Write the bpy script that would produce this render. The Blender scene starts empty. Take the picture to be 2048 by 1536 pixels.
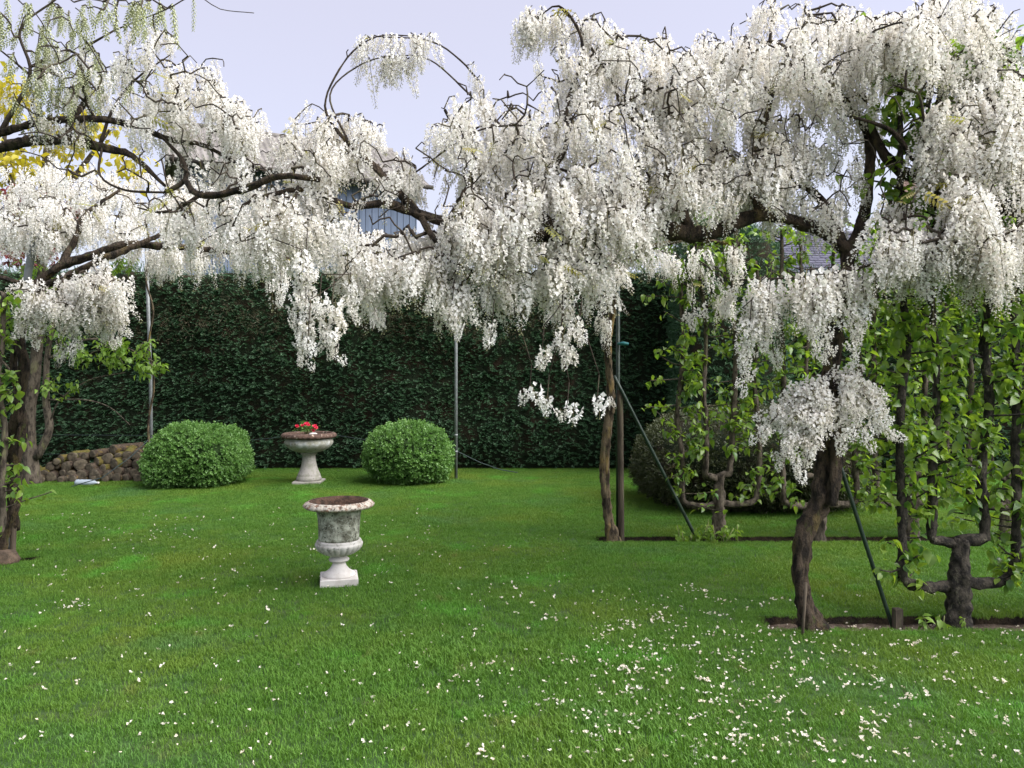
import bpy, math, random
import numpy as np
from mathutils import Vector, Quaternion, Euler, noise as mnoise

# ------------------------------------------------------------------ camera, sky, sun, exposure
F, HX, HY, EYE = 1520.0, 1024.0, 755.0, 1.6
scene = bpy.context.scene
col = scene.collection
cam_d = bpy.data.cameras.new('camera')
cam = bpy.data.objects.new('camera', cam_d)
col.objects.link(cam)
cam.location = (0, 0, EYE)
cam.rotation_euler = (math.radians(90), 0, 0)
cam_d.sensor_width = 36.0
cam_d.lens = 36.0 * F / 2048.0
cam_d.shift_y = -(768.0 - HY) / 2048.0
cam_d.clip_start = 0.05
cam_d.clip_end = 2000.0
scene.camera = cam

SUN_EL, SUN_AZ = math.radians(48), math.radians(108)      # azimuth clockwise from +Y (view direction)
world = bpy.data.worlds.new('World')
scene.world = world
world.use_nodes = True
wn = world.node_tree.nodes
wl = world.node_tree.links
wn.clear()
w_out = wn.new('ShaderNodeOutputWorld')
w_bg = wn.new('ShaderNodeBackground')
w_sky = wn.new('ShaderNodeTexSky')
w_sky.sky_type = 'NISHITA'
w_sky.sun_disc = False
w_sky.sun_elevation = SUN_EL
w_sky.sun_rotation = SUN_AZ
w_sky.air_density = 1.0
w_sky.dust_density = 2.2
w_sky.ozone_density = 4.0
w_mix = wn.new('ShaderNodeMix')
w_mix.data_type = 'RGBA'
w_mix.inputs['Factor'].default_value = 0.64               # thin even high cloud veil over the blue
w_mix.inputs[7].default_value = (2.95, 2.62, 2.75, 1)
w_bg.inputs['Strength'].default_value = 0.05
wl.new(w_sky.outputs[0], w_mix.inputs[6])
wl.new(w_mix.outputs[2], w_bg.inputs[0])
wl.new(w_bg.outputs[0], w_out.inputs[0])

sun_d = bpy.data.lights.new('sun', 'SUN')
sun_d.energy = 1.5
sun_d.angle = math.radians(66)
sun_d.color = (1.0, 0.98, 0.955)
sun = bpy.data.objects.new('sun', sun_d)
col.objects.link(sun)
sdir = Vector((math.sin(SUN_AZ) * math.cos(SUN_EL), math.cos(SUN_AZ) * math.cos(SUN_EL), math.sin(SUN_EL)))
sun.rotation_euler = sdir.to_track_quat('Z', 'Y').to_euler()
sun.location = (8, 8, 20)

scene.view_settings.view_transform = 'Standard'
scene.view_settings.look = 'None'
scene.view_settings.exposure = 2.66
scene.view_settings.gamma = 1.0
scene.view_settings.use_curve_mapping = False
scene.cycles.use_denoising = True
scene.cycles.max_bounces = 8
scene.cycles.diffuse_bounces = 5
scene.cycles.glossy_bounces = 2
scene.cycles.transmission_bounces = 6
scene.cycles.transparent_max_bounces = 6
scene.cycles.caustics_reflective = False
scene.cycles.caustics_refractive = False

rng = np.random.default_rng(7)
random.seed(7)

# ------------------------------------------------------------------ helpers
def at(px, py, D):
    return np.array([(px - HX) / F * D, D, EYE - (py - HY) / F * D])

def ground_pt(px, py):
    D = EYE / ((py - HY) / F)
    return at(px, py, D)

class MB:
    """collects verts / faces for ONE mesh object (world coordinates)"""
    def __init__(self):
        self.v, self.f, self.m, self.n = [], [], [], 0
    def add(self, v, f, mat=0):
        v = np.asarray(v, float)
        o = self.n
        self.v.append(v)
        for q in f:
            self.f.append(tuple(int(i) + o for i in q))
            self.m.append(mat)
        self.n += len(v)
    def mesh(self, name, mats, smooth=True, off=(0, 0, 0)):
        me = bpy.data.meshes.new(name)
        v = np.concatenate(self.v) - np.asarray(off, float)
        me.from_pydata(v.tolist(), [], self.f)
        for m in mats:
            me.materials.append(m)
        me.polygons.foreach_set('material_index', self.m)
        me.polygons.foreach_set('use_smooth', [smooth] * len(self.f))
        me.update()
        return me
    def build(self, name, mats, parent=None, smooth=True, origin=None):
        if not isinstance(mats, (list, tuple)):
            mats = [mats]
        base = np.array(wloc(parent)) if parent is not None else np.zeros(3)
        org = np.array(origin, float) if origin is not None else base
        o = bpy.data.objects.new(name, self.mesh(name, mats, smooth, org))
        col.objects.link(o)
        o.parent = parent
        o.location = org - base
        return o

def wloc(o):
    p = np.array(o.location, float)
    while o.parent is not None:
        o = o.parent
        p = p + np.array(o.location, float)
    return p

def tag(o, label=None, cat=None, group=None, kind=None):
    if label: o['label'] = label
    if cat: o['category'] = cat
    if group: o['group'] = group
    if kind: o['kind'] = kind
    return o

def empty(name, loc, label=None, cat=None, group=None):
    o = bpy.data.objects.new(name, None)
    col.objects.link(o)
    o.location = loc
    o.empty_display_size = 0.1
    return tag(o, label, cat, group)

def link_copy(me, name, parent, loc, rot=(0, 0, 0), scl=1.0):
    o = bpy.data.objects.new(name, me)
    col.objects.link(o)
    o.parent = parent
    base = wloc(parent) if parent is not None else np.zeros(3)
    o.location = np.asarray(loc, float) - base
    o.rotation_euler = rot
    o.scale = (scl, scl, scl) if np.isscalar(scl) else scl
    return o

def catmull(P, step=0.06):
    """P: (n,k) control rows -> resampled smooth rows"""
    P = np.asarray(P, float)
    if len(P) < 3:
        n = max(2, int(np.linalg.norm(P[1, :3] - P[0, :3]) / step))
        t = np.linspace(0, 1, n + 1)[:, None]
        return P[0] * (1 - t) + P[1] * t
    Q = np.vstack([2 * P[0] - P[1], P, 2 * P[-1] - P[-2]])
    out = []
    for i in range(1, len(Q) - 2):
        p0, p1, p2, p3 = Q[i - 1], Q[i], Q[i + 1], Q[i + 2]
        n = max(1, int(np.linalg.norm(p2[:3] - p1[:3]) / step))
        for t in np.arange(n) / n:
            out.append(0.5 * ((2 * p1) + (-p0 + p2) * t + (2 * p0 - 5 * p1 + 4 * p2 - p3) * t * t + (-p0 + 3 * p1 - 3 * p2 + p3) * t ** 3))
    out.append(P[-1])
    return np.array(out)

def tube(mb, pts, rad, sides=8, rough=0.0, freq=12.0, mat=0, cap=True, seed=0.0, ridges=0, twist=0.0):
    pts = np.asarray(pts, float)
    n = len(pts)
    rad = np.full(n, rad) if np.isscalar(rad) else np.asarray(rad, float)
    tan = np.gradient(pts, axis=0)
    tan /= np.linalg.norm(tan, axis=1)[:, None] + 1e-9
    a = np.array([0, 0, 1.0]) if abs(tan[0][2]) < 0.9 else np.array([1.0, 0, 0])
    u = np.cross(tan[0], a); u /= np.linalg.norm(u)
    V = []
    for i in range(n):
        u = u - tan[i] * np.dot(u, tan[i])
        u /= np.linalg.norm(u) + 1e-9
        w = np.cross(tan[i], u)
        for k in range(sides):
            th = 2 * math.pi * k / sides
            d = u * math.cos(th) + w * math.sin(th)
            r = rad[i]
            if rough:
                q = pts[i] * freq + d * 1.3 + seed
                r *= 1 + rough * mnoise.noise(Vector(q)) + 0.5 * rough * mnoise.noise(Vector(q * 2.7))
            if ridges:
                r *= 1 + 0.13 * math.sin(ridges * th + twist * i)
            V.append(pts[i] + d * r)
    Fc = []
    for i in range(n - 1):
        for k in range(sides):
            k2 = (k + 1) % sides
            Fc.append((i * sides + k, i * sides + k2, (i + 1) * sides + k2, (i + 1) * sides + k))
    if cap:
        Fc.append(tuple(range(sides - 1, -1, -1)))
        Fc.append(tuple((n - 1) * sides + k for k in range(sides)))
    mb.add(V, Fc, mat)

def box(mb, c, s, rz=0.0, mat=0, bev=0.0):
    c = np.asarray(c, float); hx, hy, hz = np.asarray(s, float) / 2
    b = bev
    if b <= 0:
        v = [(x, y, z) for z in (-hz, hz) for x, y in ((-hx, -hy), (hx, -hy), (hx, hy), (-hx, hy))]
        f = [(3, 2, 1, 0), (4, 5, 6, 7), (0, 1, 5, 4), (1, 2, 6, 5), (2, 3, 7, 6), (3, 0, 4, 7)]
    else:
        v = []
        for z, i in ((-hz, b), (-hz + b, 0), (hz - b, 0), (hz, b)):
            v += [(x, y, z) for x, y in ((-hx + i, -hy + i), (hx - i, -hy + i), (hx - i, hy - i), (-hx + i, hy - i))]
        f = [(3, 2, 1, 0), (12, 13, 14, 15)]
        for l in range(3):
            for k in range(4):
                k2 = (k + 1) % 4
                f.append((l * 4 + k, l * 4 + k2, l * 4 + 4 + k2, l * 4 + 4 + k))
    v = np.array(v)
    ca, sa = math.cos(rz), math.sin(rz)
    v = np.stack([v[:, 0] * ca - v[:, 1] * sa, v[:, 0] * sa + v[:, 1] * ca, v[:, 2]], 1) + c
    mb.add(v, f, mat)

def lathe(mb, c, prof, seg=64, lobes=None, mat=0, jit=0.0, caps=(1, 1)):
    """prof: list of (r, z[, lobe amp]); lobes: lobe count"""
    V = []
    for p in prof:
        r, z = p[0], p[1]
        amp = p[2] if len(p) > 2 else 0.0
        for k in range(seg):
            th = 2 * math.pi * k / seg
            rr = r
            if lobes and amp:
                rr = r * (1 - amp + amp * abs(math.cos(lobes * th / 2)) ** 0.6)
            if jit:
                rr += jit * mnoise.noise(Vector((math.cos(th) * r * 30, math.sin(th) * r * 30, z * 30)))
            V.append((c[0] + rr * math.cos(th), c[1] + rr * math.sin(th), c[2] + z))
    Fc = []
    for i in range(len(prof) - 1):
        for k in range(seg):
            k2 = (k + 1) % seg
            Fc.append((i * seg + k, i * seg + k2, (i + 1) * seg + k2, (i + 1) * seg + k))
    if caps[0]: Fc.append(tuple(range(seg - 1, -1, -1)))
    if caps[1]: Fc.append(tuple((len(prof) - 1) * seg + k for k in range(seg)))
    mb.add(V, Fc, mat)

def eul(normal, spin):
    q = Vector(normal).to_track_quat('Z', 'Y') @ Quaternion((0, 0, 1), spin)
    return q.to_euler()

def scatter(name, parent, srcs, P, R, S, I=None, label=None, cat=None):
    """one object that repeats the meshes of srcs on its points (for what nobody could count)"""
    base = wloc(parent) if parent is not None else np.zeros(3)
    P = np.asarray(P, float) - base
    n = len(P)
    me = bpy.data.meshes.new(name)
    me.vertices.add(n)
    me.vertices.foreach_set('co', P.ravel())
    a = me.attributes.new('rot', 'FLOAT_VECTOR', 'POINT'); a.data.foreach_set('vector', np.asarray(R, float).ravel())
    a = me.attributes.new('scl', 'FLOAT', 'POINT'); a.data.foreach_set('value', np.asarray(S, float).ravel())
    if I is None:
        I = rng.integers(0, len(srcs), n)
    a = me.attributes.new('idx', 'INT', 'POINT'); a.data.foreach_set('value', np.asarray(I, np.int32).ravel())
    o = bpy.data.objects.new(name, me)
    col.objects.link(o)
    o.parent = parent
    ng = bpy.data.node_groups.new(name + '_scatter', 'GeometryNodeTree')
    ng.interface.new_socket('Geometry', in_out='INPUT', socket_type='NodeSocketGeometry')
    ng.interface.new_socket('Geometry', in_out='OUTPUT', socket_type='NodeSocketGeometry')
    N, Lk = ng.nodes, ng.links
    gi, go = N.new('NodeGroupInput'), N.new('NodeGroupOutput')
    iop = N.new('GeometryNodeInstanceOnPoints')
    jn = N.new('GeometryNodeJoinGeometry')
    for s in srcs:
        oi = N.new('GeometryNodeObjectInfo')
        oi.transform_space = 'ORIGINAL'
        oi.inputs['Object'].default_value = s
        oi.inputs['As Instance'].default_value = True
        Lk.new(oi.outputs['Geometry'], jn.inputs[0])
    def attr(nm, ty):
        q = N.new('GeometryNodeInputNamedAttribute')
        q.data_type = ty
        q.inputs['Name'].default_value = nm
        return [s for s in q.outputs if s.enabled and s.name == 'Attribute'][0]
    e2r = N.new('FunctionNodeEulerToRotation')
    Lk.new(attr('rot', 'FLOAT_VECTOR'), e2r.inputs[0])
    Lk.new(gi.outputs[0], iop.inputs['Points'])
    Lk.new(jn.outputs[0], iop.inputs['Instance'])
    iop.inputs['Pick Instance'].default_value = True
    Lk.new(attr('idx', 'INT'), iop.inputs['Instance Index'])
    Lk.new(e2r.outputs[0], iop.inputs['Rotation'])
    Lk.new(attr('scl', 'FLOAT'), iop.inputs['Scale'])
    Lk.new(iop.outputs[0], go.inputs[0])
    md = o.modifiers.new('scatter', 'NODES')
    md.node_group = ng
    tag(o, label, cat, None, 'stuff')
    return o

# ------------------------------------------------------------------ materials
def nodes_of(m):
    m.use_nodes = True
    t = m.node_tree
    t.nodes.clear()
    out = t.nodes.new('ShaderNodeOutputMaterial')
    return t, t.nodes, t.links, out

def noise_fac(t, scale, detail=4.0, rough=0.6, lo=0.35, hi=0.65, coord='pos', stretch=None):
    N, L = t.nodes, t.links
    if coord == 'pos':
        src = N.new('ShaderNodeNewGeometry').outputs['Position']
    else:
        src = N.new('ShaderNodeTexCoord').outputs['Object']
    if stretch:
        mp = N.new('ShaderNodeMapping')
        mp.inputs['Scale'].default_value = stretch
        L.new(src, mp.inputs[0]); src = mp.outputs[0]
    tx = N.new('ShaderNodeTexNoise')
    tx.inputs['Scale'].default_value = scale
    tx.inputs['Detail'].default_value = detail
    tx.inputs['Roughness'].default_value = rough
    L.new(src, tx.inputs['Vector'])
    mr = N.new('ShaderNodeMapRange')
    mr.inputs['From Min'].default_value = lo
    mr.inputs['From Max'].default_value = hi
    L.new(tx.outputs['Fac'], mr.inputs['Value'])
    return mr.outputs['Result'], tx

def mixc(t, fac, a, b):
    mx = t.nodes.new('ShaderNodeMix')
    mx.data_type = 'RGBA'
    for s, v in ((mx.inputs[0], fac), (mx.inputs[6], a), (mx.inputs[7], b)):
        if isinstance(v, (int, float)):
            s.default_value = v
        elif isinstance(v, tuple):
            s.default_value = (*v, 1) if len(v) == 3 else v
        else:
            t.links.new(v, s)
    return mx.outputs[2]

def rough_mat(name, layers, rough=0.85, bump=0.4, bscale=60, bdist=0.01, coord='pos', stretch=None, spec=0.25):
    """layers: base colour, then (colour, scale, lo, hi) patches"""
    m = bpy.data.materials.new(name)
    t, N, L, out = nodes_of(m)
    c = layers[0]
    for (c2, sc, lo, hi) in layers[1:]:
        f, _ = noise_fac(t, sc, 5, 0.62, lo, hi, coord, stretch)
        c = mixc(t, f, c, c2)
    p = N.new('ShaderNodeBsdfPrincipled')
    p.inputs['Roughness'].default_value = rough
    p.inputs['Specular IOR Level'].default_value = spec
    if isinstance(c, tuple):
        p.inputs['Base Color'].default_value = (*c, 1)
    else:
        L.new(c, p.inputs['Base Color'])
    if bump:
        _, tx = noise_fac(t, bscale, 6, 0.65, 0.3, 0.7, coord, stretch)
        b = N.new('ShaderNodeBump')
        b.inputs['Strength'].default_value = bump
        b.inputs['Distance'].default_value = bdist
        L.new(tx.outputs['Fac'], b.inputs['Height'])
        L.new(b.outputs[0], p.inputs['Normal'])
    L.new(p.outputs[0], out.inputs[0])
    return m

def leaf_mat(name, c1, c2, trans=0.35, rough=0.45, tcol=None, patch=None, spec=0.4, tgain=1.5):
    """two-sided leaf: gloss + light let through; c1..c2 by instance, patch=(colour, scale, lo, hi)"""
    m = bpy.data.materials.new(name)
    t, N, L, out = nodes_of(m)
    oi = N.new('ShaderNodeObjectInfo')
    f2, _ = noise_fac(t, 9.0, 3, 0.6, 0.3, 0.7)
    av = N.new('ShaderNodeMath'); av.operation = 'ADD'
    hv = N.new('ShaderNodeMath'); hv.operation = 'MULTIPLY'; hv.inputs[1].default_value = 0.5
    L.new(oi.outputs['Random'], av.inputs[0]); L.new(f2, av.inputs[1]); L.new(av.outputs[0], hv.inputs[0])
    c = mixc(t, hv.outputs[0], c1, c2)
    for pt in (patch or []):
        f, _ = noise_fac(t, pt[1], 4, 0.6, pt[2], pt[3])
        c = mixc(t, f, c, pt[0])
    p = N.new('ShaderNodeBsdfPrincipled')
    p.inputs['Roughness'].default_value = rough
    p.inputs['Specular IOR Level'].default_value = spec
    L.new(c, p.inputs['Base Color'])
    tr = N.new('ShaderNodeBsdfTranslucent')
    g = N.new('ShaderNodeMix'); g.data_type = 'RGBA'; g.blend_type = 'MULTIPLY'
    g.inputs[0].default_value = 1.0
    L.new(c, g.inputs[6]); g.inputs[7].default_value = (*(tcol or (tgain, tgain, tgain * 0.6)), 1)
    L.new(g.outputs[2], tr.inputs[0])
    ms = N.new('ShaderNodeMixShader')
    ms.inputs[0].default_value = trans
    L.new(p.outputs[0], ms.inputs[1]); L.new(tr.outputs[0], ms.inputs[2])
    L.new(ms.outputs[0], out.inputs[0])
    return m

M = {}
M['petal'] = leaf_mat('petal', (0.95, 0.955, 0.97), (0.84, 0.80, 0.735), 0.44, 0.6, (1.0, 0.98, 0.92), spec=0.15)
M['old_petal'] = leaf_mat('old_petal', (0.80, 0.79, 0.74), (0.72, 0.62, 0.47), 0.35, 0.6, (1.0, 0.98, 0.92), spec=0.15)
M['bud'] = leaf_mat('bud', (0.46, 0.48, 0.27), (0.62, 0.60, 0.42), 0.3, 0.6, (1.0, 1.0, 0.8), spec=0.15)
M['catkin'] = leaf_mat('catkin', (0.36, 0.40, 0.22), (0.52, 0.53, 0.38), 0.3, 0.7, (1.0, 1.0, 0.8), spec=0.1)
M['calyx'] = rough_mat('calyx', [(0.13, 0.115, 0.055)], bump=0)
M['stalk'] = rough_mat('stalk', [(0.20, 0.22, 0.09)], bump=0)
M['bark'] = rough_mat('bark', [(0.072, 0.053, 0.037), ((0.018, 0.014, 0.011), 22, 0.44, 0.58), ((0.12, 0.090, 0.038), 9, 0.58, 0.70), ((0.065, 0.072, 0.024), 20, 0.60, 0.70)],
                      0.98, 1.0, 60, 0.035, 'pos', (1, 1, 0.4))
M['bark_mid'] = rough_mat('bark_mid', [(0.105, 0.080, 0.050), ((0.022, 0.016, 0.011), 22, 0.46, 0.58), ((0.24, 0.17, 0.06), 6, 0.56, 0.68), ((0.09, 0.10, 0.035), 15, 0.60, 0.72)],
                          0.95, 0.9, 45, 0.02, 'pos', (1, 1, 0.3))
M['bark_grey'] = rough_mat('bark_grey', [(0.115, 0.095, 0.072), ((0.035, 0.028, 0.022), 24, 0.44, 0.60), ((0.17, 0.17, 0.08), 8, 0.58, 0.72)],
                           0.95, 0.9, 60, 0.015, 'pos', (1, 1, 0.4))
M['bark_dark'] = rough_mat('bark_dark', [(0.062, 0.053, 0.042), ((0.018, 0.016, 0.014), 26, 0.44, 0.58), ((0.20, 0.19, 0.13), 20, 0.60, 0.72)],
                           0.95, 1.0, 55, 0.02, 'pos', (1, 1, 0.6))
M['twig'] = rough_mat('twig', [(0.036, 0.027, 0.020), ((0.085, 0.075, 0.045), 6, 0.52, 0.66)], 0.9, 0.3, 80, 0.004)
M['grass_ground'] = rough_mat('grass_ground', [(0.035, 0.075, 0.018), ((0.055, 0.080, 0.025), 2.2, 0.5, 0.68), ((0.055, 0.042, 0.022), 5, 0.60, 0.75)], 1.0, 0.8, 90, 0.02)
M['blade'] = leaf_mat('blade', (0.062, 0.155, 0.018), (0.116, 0.228, 0.034), 0.3, 0.6, None,
                      [((0.160, 0.225, 0.030), 0.55, 0.48, 0.74), ((0.085, 0.195, 0.060), 0.8, 0.56, 0.76), ((0.10, 0.29, 0.035), 1.3, 0.56, 0.72), ((0.18, 0.18, 0.06), 4.5, 0.64, 0.80)], 0.25)
M['soil'] = rough_mat('soil', [(0.13, 0.095, 0.07), ((0.055, 0.04, 0.03), 8, 0.42, 0.62), ((0.21, 0.165, 0.13), 25, 0.5, 0.7)], 1.0, 1.0, 70, 0.03)
M['edge'] = rough_mat('turf_edge', [(0.05, 0.036, 0.022), ((0.02, 0.016, 0.012), 14, 0.4, 0.6), ((0.06, 0.07, 0.025), 9, 0.58, 0.7)], 1.0, 1.0, 60, 0.03)
M['yew'] = leaf_mat('yew', (0.027, 0.074, 0.035), (0.060, 0.130, 0.058), 0.12, 0.5, None,
                    [((0.034, 0.074, 0.030), 1.2, 0.56, 0.76)], 0.35)
M['yew_dead'] = leaf_mat('yew_dead', (0.075, 0.055, 0.035), (0.045, 0.052, 0.026), 0.1, 0.7, None, None, 0.2)
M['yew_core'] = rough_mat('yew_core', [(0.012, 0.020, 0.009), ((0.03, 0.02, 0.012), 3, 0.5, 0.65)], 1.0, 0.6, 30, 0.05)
M['yew_dome'] = leaf_mat('yew_dome', (0.026, 0.042, 0.014), (0.060, 0.066, 0.022), 0.12, 0.5, None, [((0.095, 0.065, 0.028), 2.2, 0.60, 0.74)], 0.35)
M['boxleaf'] = leaf_mat('boxleaf', (0.075, 0.175, 0.040), (0.17, 0.31, 0.080), 0.25, 0.45, None, [((0.08, 0.18, 0.035), 3.0, 0.5, 0.7)], 0.4)
M['pear'] = leaf_mat('pear', (0.050, 0.140, 0.040), (0.27, 0.375, 0.060), 0.45, 0.30, (1.7, 1.7, 0.6), None, 0.5)
M['lime'] = leaf_mat('lime', (0.10, 0.20, 0.03), (0.22, 0.33, 0.06), 0.4, 0.45, (1.6, 1.6, 0.7), None, 0.4)
M['gold_sunglow'] = leaf_mat('gold_sunglow', (0.36, 0.33, 0.04), (0.58, 0.48, 0.06), 0.45, 0.5, (1.3, 1.3, 0.6), None, 0.3)  # golden foliage, with the tree's sunlit glow put into the leaf colour
M['redleaf'] = leaf_mat('redleaf', (0.12, 0.025, 0.03), (0.22, 0.05, 0.05), 0.35, 0.5, (1.5, 1.0, 1.0), None, 0.3)
M['younglf'] = leaf_mat('younglf', (0.24, 0.27, 0.07), (0.34, 0.28, 0.12), 0.4, 0.5, (1.3, 1.3, 0.8), None, 0.3)
M['stone'] = rough_mat('stone', [(0.62, 0.60, 0.54), ((0.42, 0.42, 0.36), 14, 0.42, 0.66), ((0.13, 0.125, 0.10), 26, 0.60, 0.70)], 0.9, 0.5, 130, 0.004, 'obj')
M['stone_body'] = rough_mat('stone_body', [(0.42, 0.43, 0.36), ((0.12, 0.12, 0.09), 13, 0.40, 0.56), ((0.30, 0.32, 0.27), 55, 0.52, 0.62), ((0.045, 0.045, 0.035), 40, 0.56, 0.64)], 0.95, 0.6, 130, 0.004, 'obj')
M['stone_clean'] = rough_mat('stone_clean', [(0.54, 0.515, 0.49), ((0.42, 0.39, 0.36), 10, 0.45, 0.68), ((0.30, 0.29, 0.25), 34, 0.62, 0.72)], 0.9, 0.4, 130, 0.003, 'obj')
M['stone_lobe'] = rough_mat('stone_lobe', [(0.50, 0.485, 0.46), ((0.34, 0.325, 0.29), 12, 0.42, 0.6), ((0.10, 0.10, 0.08), 22, 0.57, 0.66)], 0.9, 0.4, 130, 0.003, 'obj')
M['stone_rim'] = rough_mat('stone_rim', [(0.50, 0.46, 0.39), ((0.24, 0.15, 0.105), 34, 0.48, 0.60), ((0.07, 0.052, 0.04), 60, 0.54, 0.62)], 0.95, 0.6, 130, 0.004, 'obj')
M['rim_red'] = rough_mat('rim_red', [(0.10, 0.062, 0.048), ((0.42, 0.34, 0.27), 24, 0.58, 0.66), ((0.05, 0.035, 0.028), 18, 0.5, 0.64)], 0.95, 0.7, 110, 0.006, 'obj')
M['earth_fill'] = rough_mat('earth_fill', [(0.11, 0.065, 0.045), ((0.045, 0.03, 0.022), 20, 0.45, 0.6)], 1, 1, 70, 0.02)
M['stone_pot'] = rough_mat('stone_pot', [(0.28, 0.275, 0.23), ((0.42, 0.43, 0.42), 7, 0.5, 0.62), ((0.17, 0.16, 0.11), 9, 0.52, 0.66), ((0.07, 0.066, 0.05), 22, 0.6, 0.7)], 0.95, 0.6, 90, 0.005, 'obj')
M['stone_ped'] = rough_mat('stone_ped', [(0.33, 0.31, 0.285), ((0.24, 0.235, 0.19), 12, 0.45, 0.65), ((0.12, 0.11, 0.085), 28, 0.60, 0.70)], 0.95, 0.7, 90, 0.006, 'obj')
M['redflower'] = leaf_mat('redflower', (0.62, 0.02, 0.06), (0.75, 0.05, 0.12), 0.2, 0.6, (1, 1, 1))
M['greenmetal'] = rough_mat('greenmetal', [(0.006, 0.022, 0.013), ((0.022, 0.035, 0.018), 20, 0.5, 0.7)], 0.45, 0.2, 60, 0.002, 'pos', None, 0.5)
M['galv'] = rough_mat('galvanised', [(0.20, 0.215, 0.22), ((0.13, 0.14, 0.14), 14, 0.45, 0.65)], 0.5, 0.15, 80, 0.002, 'pos', None, 0.5)
M['teal'] = rough_mat('teal', [(0.03, 0.16, 0.17)], 0.5, 0)
M['oldwood'] = rough_mat('oldwood', [(0.095, 0.076, 0.055), ((0.04, 0.032, 0.024), 16, 0.42, 0.6), ((0.11, 0.115, 0.06), 9, 0.58, 0.7)], 0.95, 0.8, 70, 0.008, 'pos', (1, 1, 0.15))
M['wire'] = rough_mat('wire', [(0.03, 0.045, 0.045)], 0.6, 0)
M['cutend'] = rough_mat('cutend', [(0.115, 0.094, 0.066), ((0.05, 0.042, 0.030), 18, 0.42, 0.62), ((0.20, 0.165, 0.135), 14, 0.60, 0.74)], 0.95, 0.6, 60, 0.006)
M['logbark'] = rough_mat('logbark', [(0.085, 0.062, 0.045), ((0.04, 0.03, 0.022), 14, 0.42, 0.6), ((0.15, 0.105, 0.03), 8, 0.54, 0.66)], 1, 1, 50, 0.015)
M['moss'] = rough_mat('moss', [(0.13, 0.10, 0.028), ((0.09, 0.095, 0.022), 9, 0.45, 0.6), ((0.06, 0.045, 0.02), 20, 0.55, 0.7)], 1, 1, 80, 0.015)
M['plank'] = rough_mat('plank', [(0.13, 0.165, 0.235), ((0.105, 0.135, 0.19), 1.5, 0.42, 0.62), ((0.17, 0.19, 0.24), 6, 0.55, 0.7)], 0.8, 0.3, 12, 0.01, 'pos', (6, 6, 0.3))
M['corrug'] = rough_mat('corrugated', [(0.20, 0.185, 0.175), ((0.13, 0.12, 0.11), 3, 0.42, 0.62), ((0.12, 0.125, 0.075), 5, 0.58, 0.7)], 0.95, 0.4, 20, 0.01)
M['fascia'] = rough_mat('fascia', [(0.04, 0.035, 0.03)], 0.8, 0.3)
M['slate'] = rough_mat('slate', [(0.080, 0.080, 0.115), ((0.06, 0.06, 0.088), 3, 0.4, 0.6), ((0.105, 0.10, 0.135), 7, 0.52, 0.7)], 0.7, 0.3, 20, 0.005)
M['render_wall'] = rough_mat('render_wall', [(0.45, 0.41, 0.35), ((0.36, 0.32, 0.27), 2, 0.4, 0.65)], 0.95, 0.3, 30, 0.01)
M['tile'] = rough_mat('tile', [(0.13, 0.085, 0.070), ((0.09, 0.06, 0.05), 3, 0.42, 0.62), ((0.20, 0.17, 0.12), 6, 0.55, 0.7)], 0.9, 0.4, 20, 0.008)
M['brick'] = rough_mat('brick', [(0.20, 0.125, 0.10), ((0.18, 0.10, 0.075), 5, 0.42, 0.62)], 0.95, 0.4, 30, 0.008)
M['glass'] = rough_mat('window_glass', [(0.03, 0.04, 0.05)], 0.08, 0, spec=0.6)
M['whitepaint'] = rough_mat('whitepaint', [(0.7, 0.68, 0.64)], 0.6, 0)
M['rock'] = rough_mat('rock', [(0.12, 0.085, 0.06), ((0.06, 0.045, 0.032), 12, 0.42, 0.6)], 0.95, 0.8, 40, 0.02)

def bottle_mat():
    m = bpy.data.materials.new('clear_plastic')
    t, N, L, out = nodes_of(m)
    g = N.new('ShaderNodeBsdfGlass'); g.inputs['Roughness'].default_value = 0.15; g.inputs['IOR'].default_value = 1.1
    d = N.new('ShaderNodeBsdfDiffuse'); d.inputs[0].default_value = (0.55, 0.64, 0.74, 1)
    gl = N.new('ShaderNodeBsdfGlossy'); gl.inputs[1].default_value = 0.12 if False else 0.0
    gl.inputs['Roughness'].default_value = 0.12
    a = N.new('ShaderNodeMixShader'); a.inputs[0].default_value = 0.6
    b = N.new('ShaderNodeMixShader'); b.inputs[0].default_value = 0.15
    L.new(g.outputs[0], a.inputs[1]); L.new(d.outputs[0], a.inputs[2])
    L.new(a.outputs[0], b.inputs[1]); L.new(gl.outputs[0], b.inputs[2])
    L.new(b.outputs[0], out.inputs[0])
    return m
M['plastic'] = bottle_mat()

# ------------------------------------------------------------------ ground, beds, lawn
BED_A = (1.62, 9.0, 4.80, 5.10)       # x0, x1, y0, y1  sunk strips of bare earth
BED_B = (0.80, 11.0, 7.38, 7.66)
BED_C = (-5.20, -4.14, 6.60, 6.80)
BEDS = (BED_A, BED_B, BED_C)

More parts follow.
